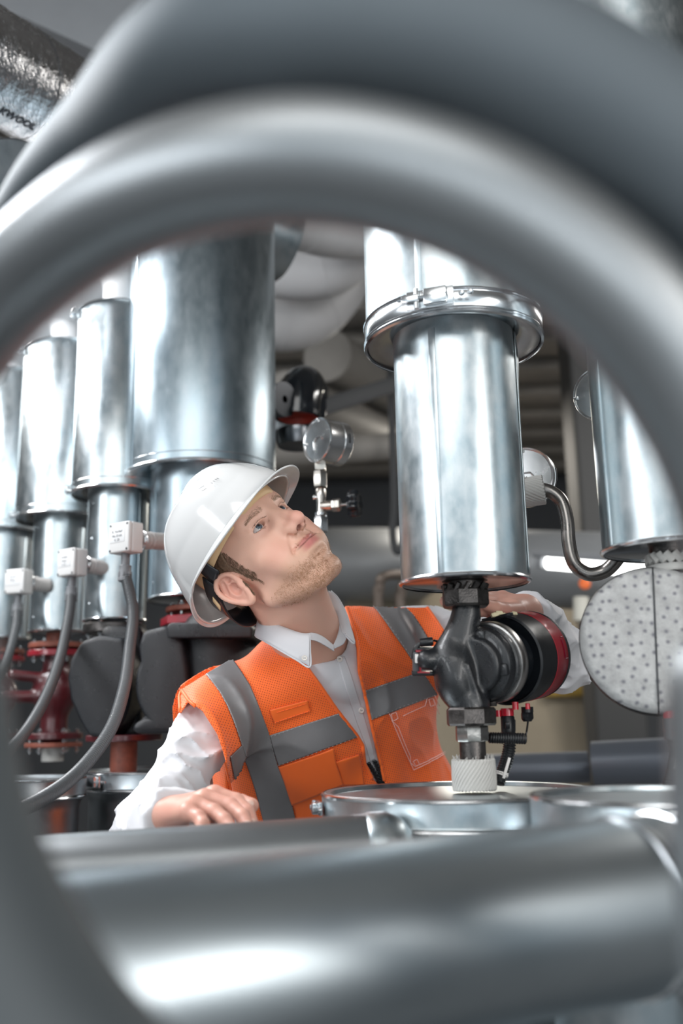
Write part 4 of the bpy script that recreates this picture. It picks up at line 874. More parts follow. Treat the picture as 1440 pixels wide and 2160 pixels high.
def head_h(x, y, z):
    """head in its own frame (metres), mirrored where possible"""
    p = (x, y, z); q = (np.abs(x), y, z)
    f = ell_(p, (0, -0.004, 0.048), (0.0755, 0.097, 0.083))
    f = smin(f, ell_(p, (0, 0.030, 0.020), (0.070, 0.072, 0.075)), 0.02)
    f = smin(f, ell_(p, (0, 0.038, -0.035), (0.058, 0.055, 0.060)), 0.025)
    f = smin(f, cap_(q, (0.050, 0.004, -0.050), (0.019, 0.067, -0.089), 0.016, 0.017), 0.022)      # jaw
    f = smin(f, ell_(p, (0, 0.073, -0.090), (0.020, 0.0160, 0.0165)), 0.014)                        # chin
    f = smin(f, ell_(q, (0.045, 0.062, -0.010), (0.022, 0.020, 0.017)), 0.02)                       # cheekbone
    f = smin(f, ell_(q, (0.034, 0.072, -0.040), (0.022, 0.018, 0.024)), 0.02)                       # cheek
    f = smin(f, ell_(p, (0, 0.080, -0.052), (0.030, 0.020, 0.026)), 0.014)                          # muzzle
    f = smin(f, cap_(q, (0.012, 0.0905, 0.048), (0.046, 0.076, 0.050), 0.0100, 0.010), 0.016)       # brow
    f = smin(f, ell_(p, (0, 0.070, 0.075), (0.055, 0.030, 0.035)), 0.02)                            # forehead
    f = smax(f, -ell_(q, (0.033, 0.1010, 0.024), (0.0195, 0.0165, 0.0135)), 0.012)                  # socket
    lid = cap_(q, (EYE[0], EYE[1], EYE[2]), (EYE[0], EYE[1], EYE[2]), 0.0143)
    f = smin(f, lid, 0.005)
    f = smin(f, cap_(q, (0.019, 0.092, 0.0355), (0.046, 0.082, 0.036), 0.0040, 0.0035), 0.006)      # upper lid fold
    # eye opening: almond
    ex, ez = (q[0]-EYE[0]-0.0005), z-EYE[2]-0.0002-(q[0]-EYE[0])*(-0.05)
    alm = np.sqrt((ex/0.0138)**2+(ez/0.0046)**2)-1
    cut = np.maximum(alm*0.0054, (EYE[1]+0.002)-y)
    f = smax(f, -cut, 0.0016)
    # nose
    n = cap_(p, (0, 0.090, 0.040), (0, 0.1165, -0.004), 0.0072, 0.0095)
    n = smin(n, ell_(p, (0, 0.1195, -0.0105), (0.0118, 0.0115, 0.0105)), 0.008)
    n = smin(n, ell_(q, (0.0115, 0.1075, -0.0145), (0.0075, 0.0105, 0.0085)), 0.007)
    n = smin(n, cap_(q, (0.007, 0.092, 0.020), (0.012, 0.100, -0.008), 0.008, 0.009), 0.012)
    f = smin(f, n, 0.010)
    f = smax(f, -cap_(q, (0.0068, 0.1160, -0.0245), (0.0078, 0.1075, -0.0125), 0.0054, 0.0038), 0.0020)
    f = smin(f, cap_(p, (0, 0.1165, -0.0225), (0, 0.104, -0.0240), 0.0030, 0.0035), 0.004)          # columella
    # lips
    zc_ = z; z = z-0.0085; p = (x, y, z); q = (q[0], y, z)
    f = smin(f, cap_(q, (0.003, 0.0985, -0.0460), (0.023, 0.0880, -0.0470), 0.0040, 0.0024), 0.005)
    f = smin(f, cap_(q, (0.000, 0.0965, -0.0548), (0.021, 0.0885, -0.0510), 0.0052, 0.0024), 0.005)
    f = smax(f, -cap_(q, (0.000, 0.1060, -0.0500), (0.0275, 0.0910, -0.0455), 0.0014, 0.0010), 0.0025)
    z = zc_; p = (x, y, z); q = (q[0], y, z)
    f = smax(f, -cap_(p, (0, 0.1035, -0.026), (0, 0.1035, -0.035), 0.0022, 0.0022), 0.006)          # philtrum
    f = smax(f, -cap_(q, (0.018, 0.100, -0.018), (0.034, 0.0905, -0.040), 0.0006, 0.0004), 0.009)     # smile fold
    f = smax(f, -cap_(p, (-0.014, 0.097, -0.066), (0.014, 0.097, -0.066), 0.003, 0.003), 0.010)
    return f
ear_pts = [(0.0, 0.010, -0.012), (0.0, 0.012, 0.004), (0.002, 0.013, 0.020), (0.004, 0.004, 0.031), (0.006, -0.009, 0.033), (0.008, -0.019, 0.025), (0.008, -0.022, 0.010), (0.006, -0.018, -0.006), (0.003, -0.010, -0.020), (0.001, -0.001, -0.029), (0.0, 0.006, -0.025), (0.0, 0.010, -0.014)]
def ear_h(x, y, z):
    q = (np.abs(x)-0.0755, y+0.000, z+0.002)
    pl = 0.10
    f = ell_((q[0]-0.004+0.25*(q[1]), q[1]+0.004, q[2]-0.003), (0, 0, 0), (0.0054, 0.0215, 0.0325))
    ep = [(a+0.004-0.22*b, b, c) for a, b, c in ear_pts]
    ep = [tuple(v) for v in catmull(ep, 3)]
    for i in range(len(ep)-1):
        r = 0.0036 if ep[i][2] > -0.016 else 0.0050
        f = smin(f, cap_(q, ep[i], ep[i+1], r, r), 0.002)
    f = smax(f, -ell_(q, (0.0085, 0.001, 0.002), (0.0080, 0.0085, 0.0110)), 0.003)                   # concha
    f = smax(f, -cap_(q, (0.0105, -0.006, 0.022), (0.0125, -0.014, 0.008), 0.0028, 0.0026), 0.003)   # scapha
    f = smax(f, -ell_(q, (0.0065, 0.004, 0.020), (0.0045, 0.0050, 0.0050)), 0.003)
    f = smin(f, ell_(q, (0.0035, 0.0105, -0.002), (0.0040, 0.0040, 0.0065)), 0.003)                  # tragus
    f = smin(f, ell_(q, (0.0040, 0.000, -0.0240), (0.0045, 0.0075, 0.0080)), 0.004)                  # lobe
    return f
SR, SL = P(462, 1500, 1.67), P(888, 1340, 1.85)
CH, PV = P(722, 1560, 1.83), P(850, 1960, 1.91)
ER, WR_ = P(306, 1765, 1.44), P(366, 1736, 1.225)
EL, WL = P(1186, 1392, 1.70), P(1106, 1290, 1.535)
tx = (SR-SL).normalized(); tz = (NB-PV); tz = (tz-tx*tz.dot(tx)).normalized(); ty = tz.cross(tx).normalized()   # ty = chest normal
if ty.dot(CAM-CH) < 0: ty = -ty
TM = np.array(Matrix((tx, ty, tz)), np.float32)
def tell(p, c, r): return ell_(p, c, r, TM)
def neck_f(x, y, z):
    hx_, hy_, hz_ = toH(x, y, z)
    q = (hx_, hy_, hz_)
    nb = nA(nbh)
    f = cap_(q, (0, -0.022, -0.020), tuple(nb+nA((0, -0.012, 0))), 0.050, 0.060)
    f = smin(f, cap_(q, (0, 0.022, -0.060), tuple(nb+nA((0, 0.016, 0.01))), 0.036, 0.046), 0.025)
    n0 = H(*nbh); sn = NB+ty*0.050-tz*0.045; sh_ = toH(sn.x, sn.y, sn.z)
    for s in (-1, 1):
        f = smin(f, cap_(q, (s*0.060, -0.018, -0.030), (sh_[0]+s*0.014, sh_[1], sh_[2]), 0.0125, 0.0085), 0.014)
        return f
def headneck(x, y, z):
    a, b, c = toH(x, y, z)
    f = head_h(a, b, c)*hs
    f = smin(f, ear_h(a, b, c)*hs, 0.003)
    return smin(f, neck_f(x, y, z), 0.020)
lo = [min(HO[i], NB[i])-0.16 for i in range(3)]; hi = [max(HO[i], NB[i])+0.16 for i in range(3)]
lo[2] = NB.z-0.09
V1, F1 = nets(headneck, lo, hi, 0.0014)
# ---- hands
def hand_mesh(chains, palm, extra=None, h=0.0014):
    def f(x, y, z):
        p = (x, y, z); g = None
        for a, b, ra, rb in palm:
            d = cap_(p, a, b, ra, rb); g = d if g is None else smin(g, d, 0.012)
        for ch in chains:
            pts, rs = ch; fd = None
            for i in range(len(pts)-1):
                d = cap_(p, pts[i], pts[i+1], rs[i], rs[i+1]); fd = d if fd is None else smin(fd, d, 0.003)
            g = smin(g, fd, 0.005)
        return g
    allp = [Vector(q) for ch in chains for q in ch[0]]+[Vector(a) for a, b, c, d in palm]+[Vector(b) for a, b, c, d in palm]
    lo = [min(v[i] for v in allp)-0.04 for i in range(3)]; hi = [max(v[i] for v in allp)+0.04 for i in range(3)]
    return nets(f, lo, hi, h)
# right hand lying on the pipe
def hrz(px, py, d): return P(px, py, d)
W0 = P(352, 1722, 1.235)
kn = [P(452, 1676, 1.235), P(432, 1684, 1.205), P(412, 1697, 1.178), P(396, 1713, 1.158)]           # index .. little
m1 = [P(498, 1690, 1.225), P(486, 1700, 1.190), P(452, 1712, 1.160), P(420, 1724, 1.142)]
m2 = [P(522, 1714, 1.205), P(512, 1722, 1.170), P(474, 1730, 1.144), P(428, 1738, 1.130)]
tp = [P(532, 1738, 1.190), P(522, 1742, 1.155), P(486, 1745, 1.132), P(424, 1748, 1.124)]
ch = []
for i in range(4):
    r = [0.0112, 0.0110, 0.0104, 0.0094][i]
    ch.append(([kn[i], m1[i], m2[i], tp[i]], [r, r*0.90, r*0.84, r*0.72]))
ch.append(([P(418, 1700, 1.275), P(468, 1698, 1.275), P(508, 1694, 1.262), P(530, 1699, 1.250)], [0.0135, 0.0120, 0.0112, 0.0098]))
palm = [(W0, k, 0.019, 0.0118) for k in kn]+[(W0, P(420, 1708, 1.262), 0.017, 0.0135), (ER.lerp(W0, 0.4), W0, 0.034, 0.0225)]
V2, F2 = hand_mesh(ch, palm)
nailsR = [(tp[0], P(532, 1700, 1.13)), (tp[1], P(520, 1700, 1.09)), (tp[2], P(484, 1705, 1.06)), (P(528, 1697, 1.243), P(532, 1660, 1.15))]
# left hand behind the upper nut
W1 = WL
kn = [P(1060, 1262, 1.53), P(1056, 1272, 1.51), P(1056, 1284, 1.495), P(1060, 1294, 1.485)]
m1 = [P(1022, 1260, 1.505), P(1016, 1268, 1.485), P(1022, 1282, 1.47), P(1034, 1292, 1.465)]
m2 = [P(985, 1262, 1.48), P(985, 1270, 1.465), P(1000, 1280, 1.455), P(1016, 1290, 1.45)]
tp = [P(938, 1268, 1.445), P(955, 1276, 1.445), P(985, 1286, 1.445), P(1003, 1294, 1.44)]
ch = []
for i in range(4):
    r = [0.0110, 0.0108, 0.0102, 0.0092][i]
    ch.append(([kn[i], m1[i], m2[i], tp[i]], [r, r*0.92, r*0.84, r*0.74]))
ch.append(([P(1090, 1288, 1.49), P(1062, 1288, 1.46), P(1042, 1282, 1.445), P(1026, 1276, 1.435)], [0.0140, 0.0125, 0.0110, 0.0090]))
palm = [(W1, k, 0.021, 0.0125) for k in kn]+[(W1, P(1085, 1286, 1.495), 0.020, 0.015), (EL.lerp(W1, 0.5), W1, 0.035, 0.0235)]
V3, F3 = hand_mesh(ch, palm)
# ---- torso and arms under the clothes
def torso(x, y, z, s=0.0):
    p = (x, y, z)
    f = tell(p, tuple(CH+tz*0.02), (0.182+s, 0.110+s, 0.235+s))
    f = smin(f, tell(p, tuple(CH.lerp(PV, 0.50)), (0.180+s, 0.104+s, 0.20+s)), 0.05)
    f = smin(f, tell(p, tuple(PV), (0.165+s, 0.110+s, 0.15+s)), 0.05)
    f = smin(f, cap_(p, tuple(P(555, 1570, 1.80)), tuple(P(580, 1850, 1.88)), 0.076+s, 0.082+s), 0.05)
    ns = NB-tz*0.035
    f = smin(f, cap_(p, tuple(ns+tx*0.02), tuple(SR-tz*0.004), 0.056+s, 0.054+s), 0.045)
    f = smin(f, cap_(p, tuple(ns-tx*0.02), tuple(SL-tz*0.004), 0.056+s, 0.054+s), 0.045)
    f = smin(f, tell(p, tuple(CH+tz*0.06+tx*0.075+ty*0.045), (0.085+s, 0.060+s, 0.075+s)), 0.04)
    f = smin(f, tell(p, tuple(CH+tz*0.06-tx*0.075+ty*0.045), (0.085+s, 0.060+s, 0.075+s)), 0.04)
    return f
def arms(x, y, z, s=0.0):
    p = (x, y, z)
    r = smin(cap_(p, tuple(SR), tuple(ER), 0.053+s, 0.041+s), cap_(p, tuple(ER), tuple(WR_), 0.041+s, 0.028+s), 0.02)
    l = smin(cap_(p, tuple(SL), tuple(EL), 0.053+s, 0.042+s), cap_(p, tuple(EL), tuple(WL), 0.041+s, 0.028+s), 0.02)
    return r, l
HIPR, HIPL = PV+tx*0.09-tz*0.05, PV-tx*0.09-tz*0.05
FR_, FL_ = Vector((HIPR.x-0.04, HIPR.y+0.06, 0.07)), Vector((HIPL.x+0.06, HIPL.y+0.10, 0.07))
KR, KL = HIPR.lerp(FR_, 0.48)+Vector((0, -0.04, 0)), HIPL.lerp(FL_, 0.48)+Vector((0, -0.04, 0))
def legs(x, y, z, s=0.0):
    p = (x, y, z); g = None
    for h_, k_, f_ in ((HIPR, KR, FR_), (HIPL, KL, FL_)):
        d = smin(cap_(p, tuple(h_), tuple(k_), 0.085+s, 0.058+s), cap_(p, tuple(k_), tuple(f_), 0.056+s, 0.040+s), 0.03); g = d if g is None else smin(g, d, 0.02)
    return g
def under(x, y, z):
    r, l = arms(x, y, z, -0.006); return smin(smin(smin(torso(x, y, z, -0.008), r, 0.03), l, 0.03), legs(x, y, z, -0.004), 0.04)
V4, F4 = nets(under, (-0.62, 1.05, 0.03), (0.62, 2.25, NB.z+0.03), 0.010)
Vb = np.concatenate([V1, V2, V3, V4]); o1, o2, o3_ = len(V1), len(V1)+len(V2), len(V1)+len(V2)+len(V3)
Fb = np.concatenate([F1, F2+o1, F3+o2, F4+o3_])
skin = mat('skin', (0.72, 0.43, 0.33), 0.44, sss=0.12, bump=0.12, bscale=900, spec=0.4)
foot = (FR_+FL_)/2
man = mesh_obj('person', Vb, Fb, skin, angle=180, org=(foot.x, foot.y, 0))
tag(man, 'man in white hard hat and orange safety vest looking up, hand on a pipe', 'person')
# colour of the skin by place: lips, flushed cheeks and nose, stubble, knuckles, some painted shade
a, b, c = toH(Vb[:, 0], Vb[:, 1], Vb[:, 2]); ab = np.abs(a)
col = np.tile(np.array([0.76, 0.46, 0.35]), (len(Vb), 1))
def blend(w_, rgb):
    global col
    w_ = np.clip(w_, 0, 1)[:, None]; col = col*(1-w_)+np.array(rgb)*w_
ns_ = vnoise(a*120, b*120, c*120, 3)*0.5+0.5; nf = vnoise(a*900, b*900, c*900, 5)*0.5+0.5; nl = vnoise(a*35, b*35, c*35, 9)
blend(0.25*(nl*0.5+0.5), (0.70, 0.40, 0.31))
hd = np.exp(-(((ab-0.045)/0.022)**2+((b-0.075)/0.03)**2+((c+0.02)/0.022)**2)); blend(hd*0.45, (0.66, 0.27, 0.21))
hd = np.exp(-((ab/0.016)**2+((b-0.122)/0.018)**2+((c+0.010)/0.016)**2)); blend(hd*0.6, (0.68, 0.27, 0.22))
hd = np.exp(-(((ab-0.083)/0.012)**2+((b+0.006)/0.03)**2+((c-0.002)/0.036)**2)); blend(hd*0.55, (0.66, 0.25, 0.20))
hd = np.exp(-(((ab-EYE[0])/0.02)**2+((b-0.088)/0.02)**2+((c-0.018)/0.010)**2)); blend(hd*0.3, (0.52, 0.27, 0.24))
beard = np.clip((-(c+0.034)-0.25*np.clip(0.055-b, 0, 1))/0.016, 0, 1)*np.clip((b+0.000)/0.03, 0, 1)*np.clip((c+0.125)/0.02, 0, 1)
must = np.exp(-((ab/0.024)**4))*np.clip((b-0.085)/0.006, 0, 1)*np.exp(-(((c+0.031)/0.0065)**4))
bw = np.clip(np.maximum(beard, must*0.9), 0, 1)
blend(np.maximum(beard, must*0.25)*(0.34+0.16*nf), (0.55, 0.33, 0.21))
lipu = np.exp(-((ab/0.022)**4))*np.exp(-(((c+0.0383)/0.0040)**4))*(b > 0.088); lipl = np.exp(-((ab/0.021)**4))*np.exp(-(((c+0.0473)/0.0060)**4))*(b > 0.086)
blend(np.maximum(lipu, lipl)*0.85, (0.50, 0.145, 0.14))
mo = np.exp(-((ab/0.027)**6))*np.exp(-(((c+0.0415)/0.0012)**2))*(b > 0.085); blend(mo*0.85, (0.16, 0.04, 0.04))  # shade of the closed lip crease, painted as a dark line
nost = np.exp(-(((ab-0.0070)/0.0042)**2+((c+0.0185)/0.0055)**4))*((b > 0.102) & (b < 0.1165)); blend(nost*0.95, (0.14, 0.03, 0.025))  # shade inside the nostrils, painted into the tint
isface = np.arange(len(Vb)) < o1
hn = vnoise(Vb[:, 0]*60, Vb[:, 1]*60, Vb[:, 2]*60, 4)*0.5+0.5
hand_col = np.array([0.66, 0.36, 0.28])*(1-0.35*hn[:, None])+np.array([0.60, 0.25, 0.20])*(0.35*hn[:, None])
col[~isface] = hand_col[~isface]
me = man.data; at = me.color_attributes.new('tint', 'FLOAT_COLOR', 'POINT')
at.data.foreach_set('color', np.concatenate([col, np.ones((len(col), 1))], 1).astype(np.float32).ravel())
nt = skin.node_tree; an = nt.nodes.new('ShaderNodeAttribute'); an.attribute_name = 'tint'; nt.links.new(an.outputs['Color'], nt.nodes['Principled BSDF'].inputs['Base Color'])
# ---- eyes
eyem = mat('eye_white', (0.50, 0.46, 0.45), 0.08); irm = mat('iris', (0.08, 0.11, 0.14), 0.1, var=0.5, vscale=700); pupm = mat('pupil', (0.004, 0.004, 0.005), 0.05)
gaze = (hy*0.97+hz*0.14+hx*0.06).normalized()
for s in (1, -1):
    e0 = H(s*EYE[0], EYE[1], EYE[2]); R_ = 0.0121*hs
    ey = MB().lathe([(R_*math.sin(math.pi*k/24), -R_*math.cos(math.pi*k/24)) for k in range(25)], e0, gaze, 32).build('eyeball', eyem, man, angle=180)
    MB().lathe([(0.0001, R_*1.035), (0.003, R_*1.005), (0.0060, R_*0.885), (0.0063, R_*0.855)], e0, gaze, 32).build('iris', irm, ey, angle=180)
    MB().lathe([(0.0001, R_*1.045), (0.0024, R_*1.02), (0.0025, R_*1.0)], e0, gaze, 24).build('pupil', pupm, ey, angle=180)
# ---- hair: surface under the hat plus strands; brows, lashes, stubble
hairm = mat('brown_hair', (0.24, 0.145, 0.09), 0.6, bump=0.5, bscale=900, var=0.5, vscale=300)
hairl = mat('ginger_stubble', (0.38, 0.20, 0.10), 0.5)
bvh = BVHTree.FromPolygons([tuple(v) for v in V1.tolist()], F1.tolist())
def surf(p):
    l, n_, i, d_ = bvh.find_nearest(Vector(p)); return l, n_
def strands(regions, n, ln, wd, name, m, parent, lift=0.35, jit=0.35):
    v, f = [], []
    for k in range(n):
        q, dr = regions(k)
        if q is None: continue
        l, nn = surf(H(*q)); d_ = (HM @ Vector(dr)).normalized(); d_ = (d_-nn*d_.dot(nn)+Vector((random.gauss(0, jit), random.gauss(0, jit), random.gauss(0, jit)))*0.5).normalized()
        L_ = ln*random.uniform(0.6, 1.2); s_ = d_.cross(nn).normalized()*wd*0.5
        p0, p1, p2 = l-nn*0.0005, l+d_*L_*0.5+nn*L_*lift*0.6, l+d_*L_+nn*L_*lift*0.8
        o_ = len(v); v += [p0-s_, p0+s_, p1-s_*0.8, p1+s_*0.8, p2]; f += [(o_, o_+1, o_+3, o_+2), (o_+2, o_+3, o_+4)]
    o_ = mesh_obj(name, v, f, m, parent, angle=180); o_['kind'] = 'stuff'; return o_
def hairf(x, y, z):
    a, b, c = toH(x, y, z); q = np.abs(a)
    f = head_h(a, b, c)*hs-0.0022-0.0012*vnoise(a*500, b*260, c*260, 2)
    line = np.minimum(0.022-b+np.clip(0.03-c, 0, 1)*0.0, 1)
    # hairline: behind the temple, down the sideburn, around the ear, nape
    reg = np.maximum(b-(0.020+0.45*np.clip(c-0.02, 0, 1)), -c-0.004+0.0)
    reg2 = np.maximum(b+0.026, -c-0.062)
    reg = np.minimum(reg, reg2)
    reg = np.minimum(reg, np.maximum(np.abs(b-0.018)-0.006, -c-0.014))
    earhole = np.sqrt((b+0.002)**2+(c*0.8)**2)-0.025
    reg = np.maximum(reg, -earhole)
    return np.maximum(f, reg*0.8)
V5, F5 = nets(hairf, [HO[i]-0.14 for i in range(3)], [HO[i]+0.14 for i in range(3)], 0.0018)
hair = mesh_obj('hair', V5, F5, hairm, man, angle=180)
def rg_side(k):
    s = random.choice((1, 1, -1)); u_ = random.random()
    if u_ < 0.55: y_, z_ = random.uniform(0.024, 0.040), random.uniform(-0.012, 0.05)
    elif u_ < 0.8: y_, z_ = random.uniform(-0.065, -0.032), random.uniform(-0.030, 0.01)
    else: y_, z_ = random.uniform(0.022, 0.031), random.uniform(-0.028, 0.0)
    if math.hypot(y_-0.000, z_*0.85) < 0.022: return None, None
    return (s*0.078, y_, z_), (0, -0.35, -1)
strands(rg_side, 2600, 0.009, 0.0005, 'hair_strands', hairm, hair, 0.10)
def rg_nape(k):
    return (random.uniform(-.05, .05), -0.09, random.uniform(-0.045, 0.0)), (0, 0.2, -1)
strands(rg_nape, 900, 0.010, 0.0005, 'hair_strands', hairm, hair, 0.12)
def rg_brow(k):
    s = random.choice((1, -1)); t = random.random(); x_ = 0.012+0.033*t
    return (s*x_, 0.099-0.012*t, 0.0435+0.0050*math.sin(t*2.4)-0.003*t+random.gauss(0, 0.0019)*(1-0.5*t)), (s*1.0, -0.1, 0.35-0.6*t)
strands(rg_brow, 620, 0.0060, 0.00032, 'eyebrows', mat('brow_hair', (0.30, 0.19, 0.12), 0.6), man, 0.15, 0.3)
def rg_lash(k):
    s = random.choice((1, -1)); t = random.uniform(-1, 1); lo_ = random.random() < 0.3
    return (s*(EYE[0]+0.0135*t), 0.0935-0.004*t, EYE[2]+(0.0052*(1-t*t*.8) if not lo_ else -0.0054*(1-t*t*.8))), (s*0.5*t, 1, 0.3 if not lo_ else -0.5)
strands(rg_lash, 170, 0.0055, 0.0003, 'eyelashes', mat('lash', (0.12, 0.07, 0.045), 0.6), man, 1.0, 0.2)
def rg_st(k):
    u_ = random.random(); s = random.choice((1, 1, 1, -1))
    if u_ < 0.05: q = (random.uniform(-.026, .026), 0.105, random.uniform(-.037, -.027))
    elif u_ < 0.60: q = (s*random.uniform(0, .045), random.uniform(0.065, .10), random.uniform(-.108, -.060))
    else: q = (s*random.uniform(0.030, .060), random.uniform(0.008, .085), random.uniform(-.100, -.050))
    return q, (s*0.3, 0.1, -1)
strands(rg_st, 5200, 0.0030, 0.00032, 'stubble', hairl, man, 0.5, 0.6)
# ---- nails
nailm = mat('nail', (0.80, 0.56, 0.47), 0.25)
for tpp, fr in nailsR:
    n_ = (Vector(fr)-Vector(tpp)).normalized()
    MB().lathe([(0.0001, 0.0012), (0.0030, 0.0009), (0.0045, 0.0)], Vector(tpp)+n_*0.0078, n_, 14).build('fingernail', nailm, man)
# ================================================================== HARD HAT
hatm = mat('hat_shell', (0.60, 0.60, 0.597), 0.16, coat=0.5, spec=0.5)
HAT_Z = 0.052
def rimz(a):                    # height of the lower edge around the hat; a = 0 in front
    c = math.cos(a); return HAT_Z+0.004*math.cos(a)-0.042*max(0, -c-0.10)**1.2
def hatpt(a, t, off=0.0):
    """a: azimuth (0 front, pi/2 his right); t: 0 rim .. 1 top"""
    ca, sa = math.cos(a), math.sin(a); z0 = rimz(a); zt = 0.172
    ry = 0.138 if ca > 0 else 0.138
    rx = 0.111
    ph = t*math.pi/2; k = math.cos(ph)**0.78; zz = z0+(zt-z0)*math.sin(ph)**1.02
    flare = 1+0.05*max(0, 0.25-t)/0.25*(1 if ca > -0.2 else 1.6)
    x, y = (rx+off)*sa*k*flare, (ry+off)*ca*k*flare-0.004
    ridge = 0.0055*math.exp(-(x/0.017)**4)*min(1, t*3)*(1 if True else 0)
    side = 0.0030*math.exp(-((abs(x)-0.045)/0.006)**2)*min(1, max(0, t*3-1))
    return (x, y, zz+ridge-side*0.6+off*math.sin(ph))
NA_, NT_ = 144, 40; v, f = [], []
for j in range(NT_+1):
    for i in range(NA_): v.append(H(*hatpt(2*math.pi*i/NA_, min(j/NT_, 0.995))))
for j in range(NT_):
    for i in range(NA_): f.append((j*NA_+i, j*NA_+(i+1) % NA_, (j+1)*NA_+(i+1) % NA_, (j+1)*NA_+i))
f.append(tuple(NT_*NA_+i for i in range(NA_)))
hat = mesh_obj('hard_hat', v, f, hatm, man, angle=70); solid(hat, 0.0028, 1)
# brim: peak in front, thin lip round the rest
v, f = [], []; NB_ = 160; NR = 12
for i in range(NB_):
    a = 2*math.pi*i/NB_; ca = math.cos(a); p0 = Vector(hatpt(a, 0.012)); wd = 0.006+0.022*max(0, ca)**2.0
    out = Vector((math.sin(a)*0.9, math.cos(a), 0)).normalized()
    for j in range(NR+1):
        s_ = j/NR; curl = 0.35*wd*s_*s_*max(0, ca)-0.10*wd*s_
        x2 = (p0.x/0.06)**2
        q = p0+out*wd*s_+Vector((0, 0, -0.004*s_-0.0045*x2*max(0, ca)**2*s_+curl*0.2-0.004*max(0, ca)*s_)); v.append(H(*q))
for i in range(NB_):
    for j in range(NR): f.append((i*(NR+1)+j, ((i+1) % NB_)*(NR+1)+j, ((i+1) % NB_)*(NR+1)+j+1, i*(NR+1)+j+1))
br = mesh_obj('brim', v, f, hatm, hat, angle=70); solid(br, 0.0026, 0)
# vents and badge on the side of the crown ridge
ventm = mat('vent_shadow', (0.16, 0.16, 0.16), 0.5)
hb = BVHTree.FromPolygons([tuple(q) for q in hat_v] if False else [tuple(H(*hatpt(2*math.pi*i/NA_, min(j/NT_, 0.995), 0.0029))) for j in range(NT_+1) for i in range(NA_)], [tuple(q) for q in [(j*NA_+i, j*NA_+(i+1) % NA_, (j+1)*NA_+(i+1) % NA_, (j+1)*NA_+i) for j in range(NT_) for i in range(NA_)]])
def onhat(px, py):
    o_ = CAM; d_ = (P(px, py, 1)-CAM).normalized(); r = hb.ray_cast(o_, d_); return (r[0], r[1]) if r[0] else (None, None)
def patch_on(cast, quad, n, m, off):
    A0, B0 = quad; mb = MB(); bad = []
    def fn(p, s, t):
        l, nn = cast(p.x, p.y)
        if l is None: return None
        nn = nn if nn.dot(CAM-l) > 0 else -nn
        return l+nn*off
    v = []; last = None
    def at2(L, t):
        q = t*(len(L)-1); i = min(int(q), len(L)-2); return Vector((L[i][0], L[i][1], 0)).lerp(Vector((L[i+1][0], L[i+1][1], 0)), q-i)
    for i in range(n+1):
        a_, b_ = at2(A0, i/n), at2(B0, i/n)
        for j in range(m+1): v.append(fn(a_.lerp(b_, j/m), 0, 0))
    f = []
    for i in range(n):
        for j in range(m):
            q = (i*(m+1)+j, (i+1)*(m+1)+j, (i+1)*(m+1)+j+1, i*(m+1)+j+1)
            if all(v[k] is not None for k in q):
                ds = [(v[k]-CAM).length for k in q]
                if max(ds)-min(ds) < 0.05: f.append(q)
    par = {}
    def fd(k):
        while par.setdefault(k, k) != k: par[k] = par[par[k]]; k = par[k]
        return k
    for q in f:
        r0 = fd(q[0])
        for k in q[1:]: par[fd(k)] = r0
    if f:
        from collections import Counter
        best = Counter(fd(q[0]) for q in f).most_common(1)[0][0]; f = [q for q in f if fd(q[0]) == best]
    used = sorted(set(k for q in f for k in q)); mp = {k: i for i, k in enumerate(used)}
    return [v[k] for k in used], [tuple(mp[k] for k in q) for q in f]
for q in (([(417, 1031), (430, 1023)], [(420, 1033), (433, 1026)]),):
    v, f = patch_on(onhat, q, 6, 3, 0.0006)
    if f: mesh_obj('badge', v, f, ventm, hat)
for (a_, b_) in ((445, 1019), (450, 1015), (454, 1011.5), (458, 1009.5)):
    v, f = patch_on(onhat, ([(a_-1, b_-1), (a_+4, b_+0.2)], [(a_-1, b_+0.8), (a_+4, b_+1.6)]), 3, 2, 0.0006)
    if f: mesh_obj('vent_slot', v, f, ventm, hat)
# sweatband, harness strap, nape strap
def band(fn_in, n, h_, name, m, parent, th=0.0012):
    v, f = [], []
    for i in range(n+1):
        lo_, hi_ = fn_in(i/n)
        for j in range(h_+1):
            q = Vector(lo_).lerp(Vector(hi_), j/h_); v.append(H(*q))
    for i in range(n):
        for j in range(h_): f.append((i*(h_+1)+j, (i+1)*(h_+1)+j, (i+1)*(h_+1)+j+1, i*(h_+1)+j+1))
    o_ = mesh_obj(name, v, f, m, parent, angle=60); solid(o_, th, 0); return o_
tan = mat('tan_sweatband', (0.66, 0.45, 0.25), 0.6)
def hb1(t):
    a = math.radians(-112+224*t); x_, y_ = 0.0875*math.sin(a), 0.112*math.cos(a)-0.006
    bk = 0.020*max(0, -math.cos(a))
    return (x_, y_, 0.044-bk*1.2+0.012*max(0, math.cos(a))), (x_*1.03, y_*1.02, 0.078-bk)
band(hb1, 60, 3, 'sweatband', tan, hat)
harness = mat('harness_plastic', (0.016, 0.016, 0.02), 0.3)
def hb2(t):
    a = math.radians(95+170*t); x_, y_ = 0.0895*math.sin(a), 0.108*math.cos(a)-0.006; k = max(0, -math.cos(a))
    return (x_, y_, 0.030-0.070*k), (x_*1.03, y_*1.03, 0.058-0.052*k)
band(hb2, 48, 3, 'nape_strap', harness, hat, 0.0022)
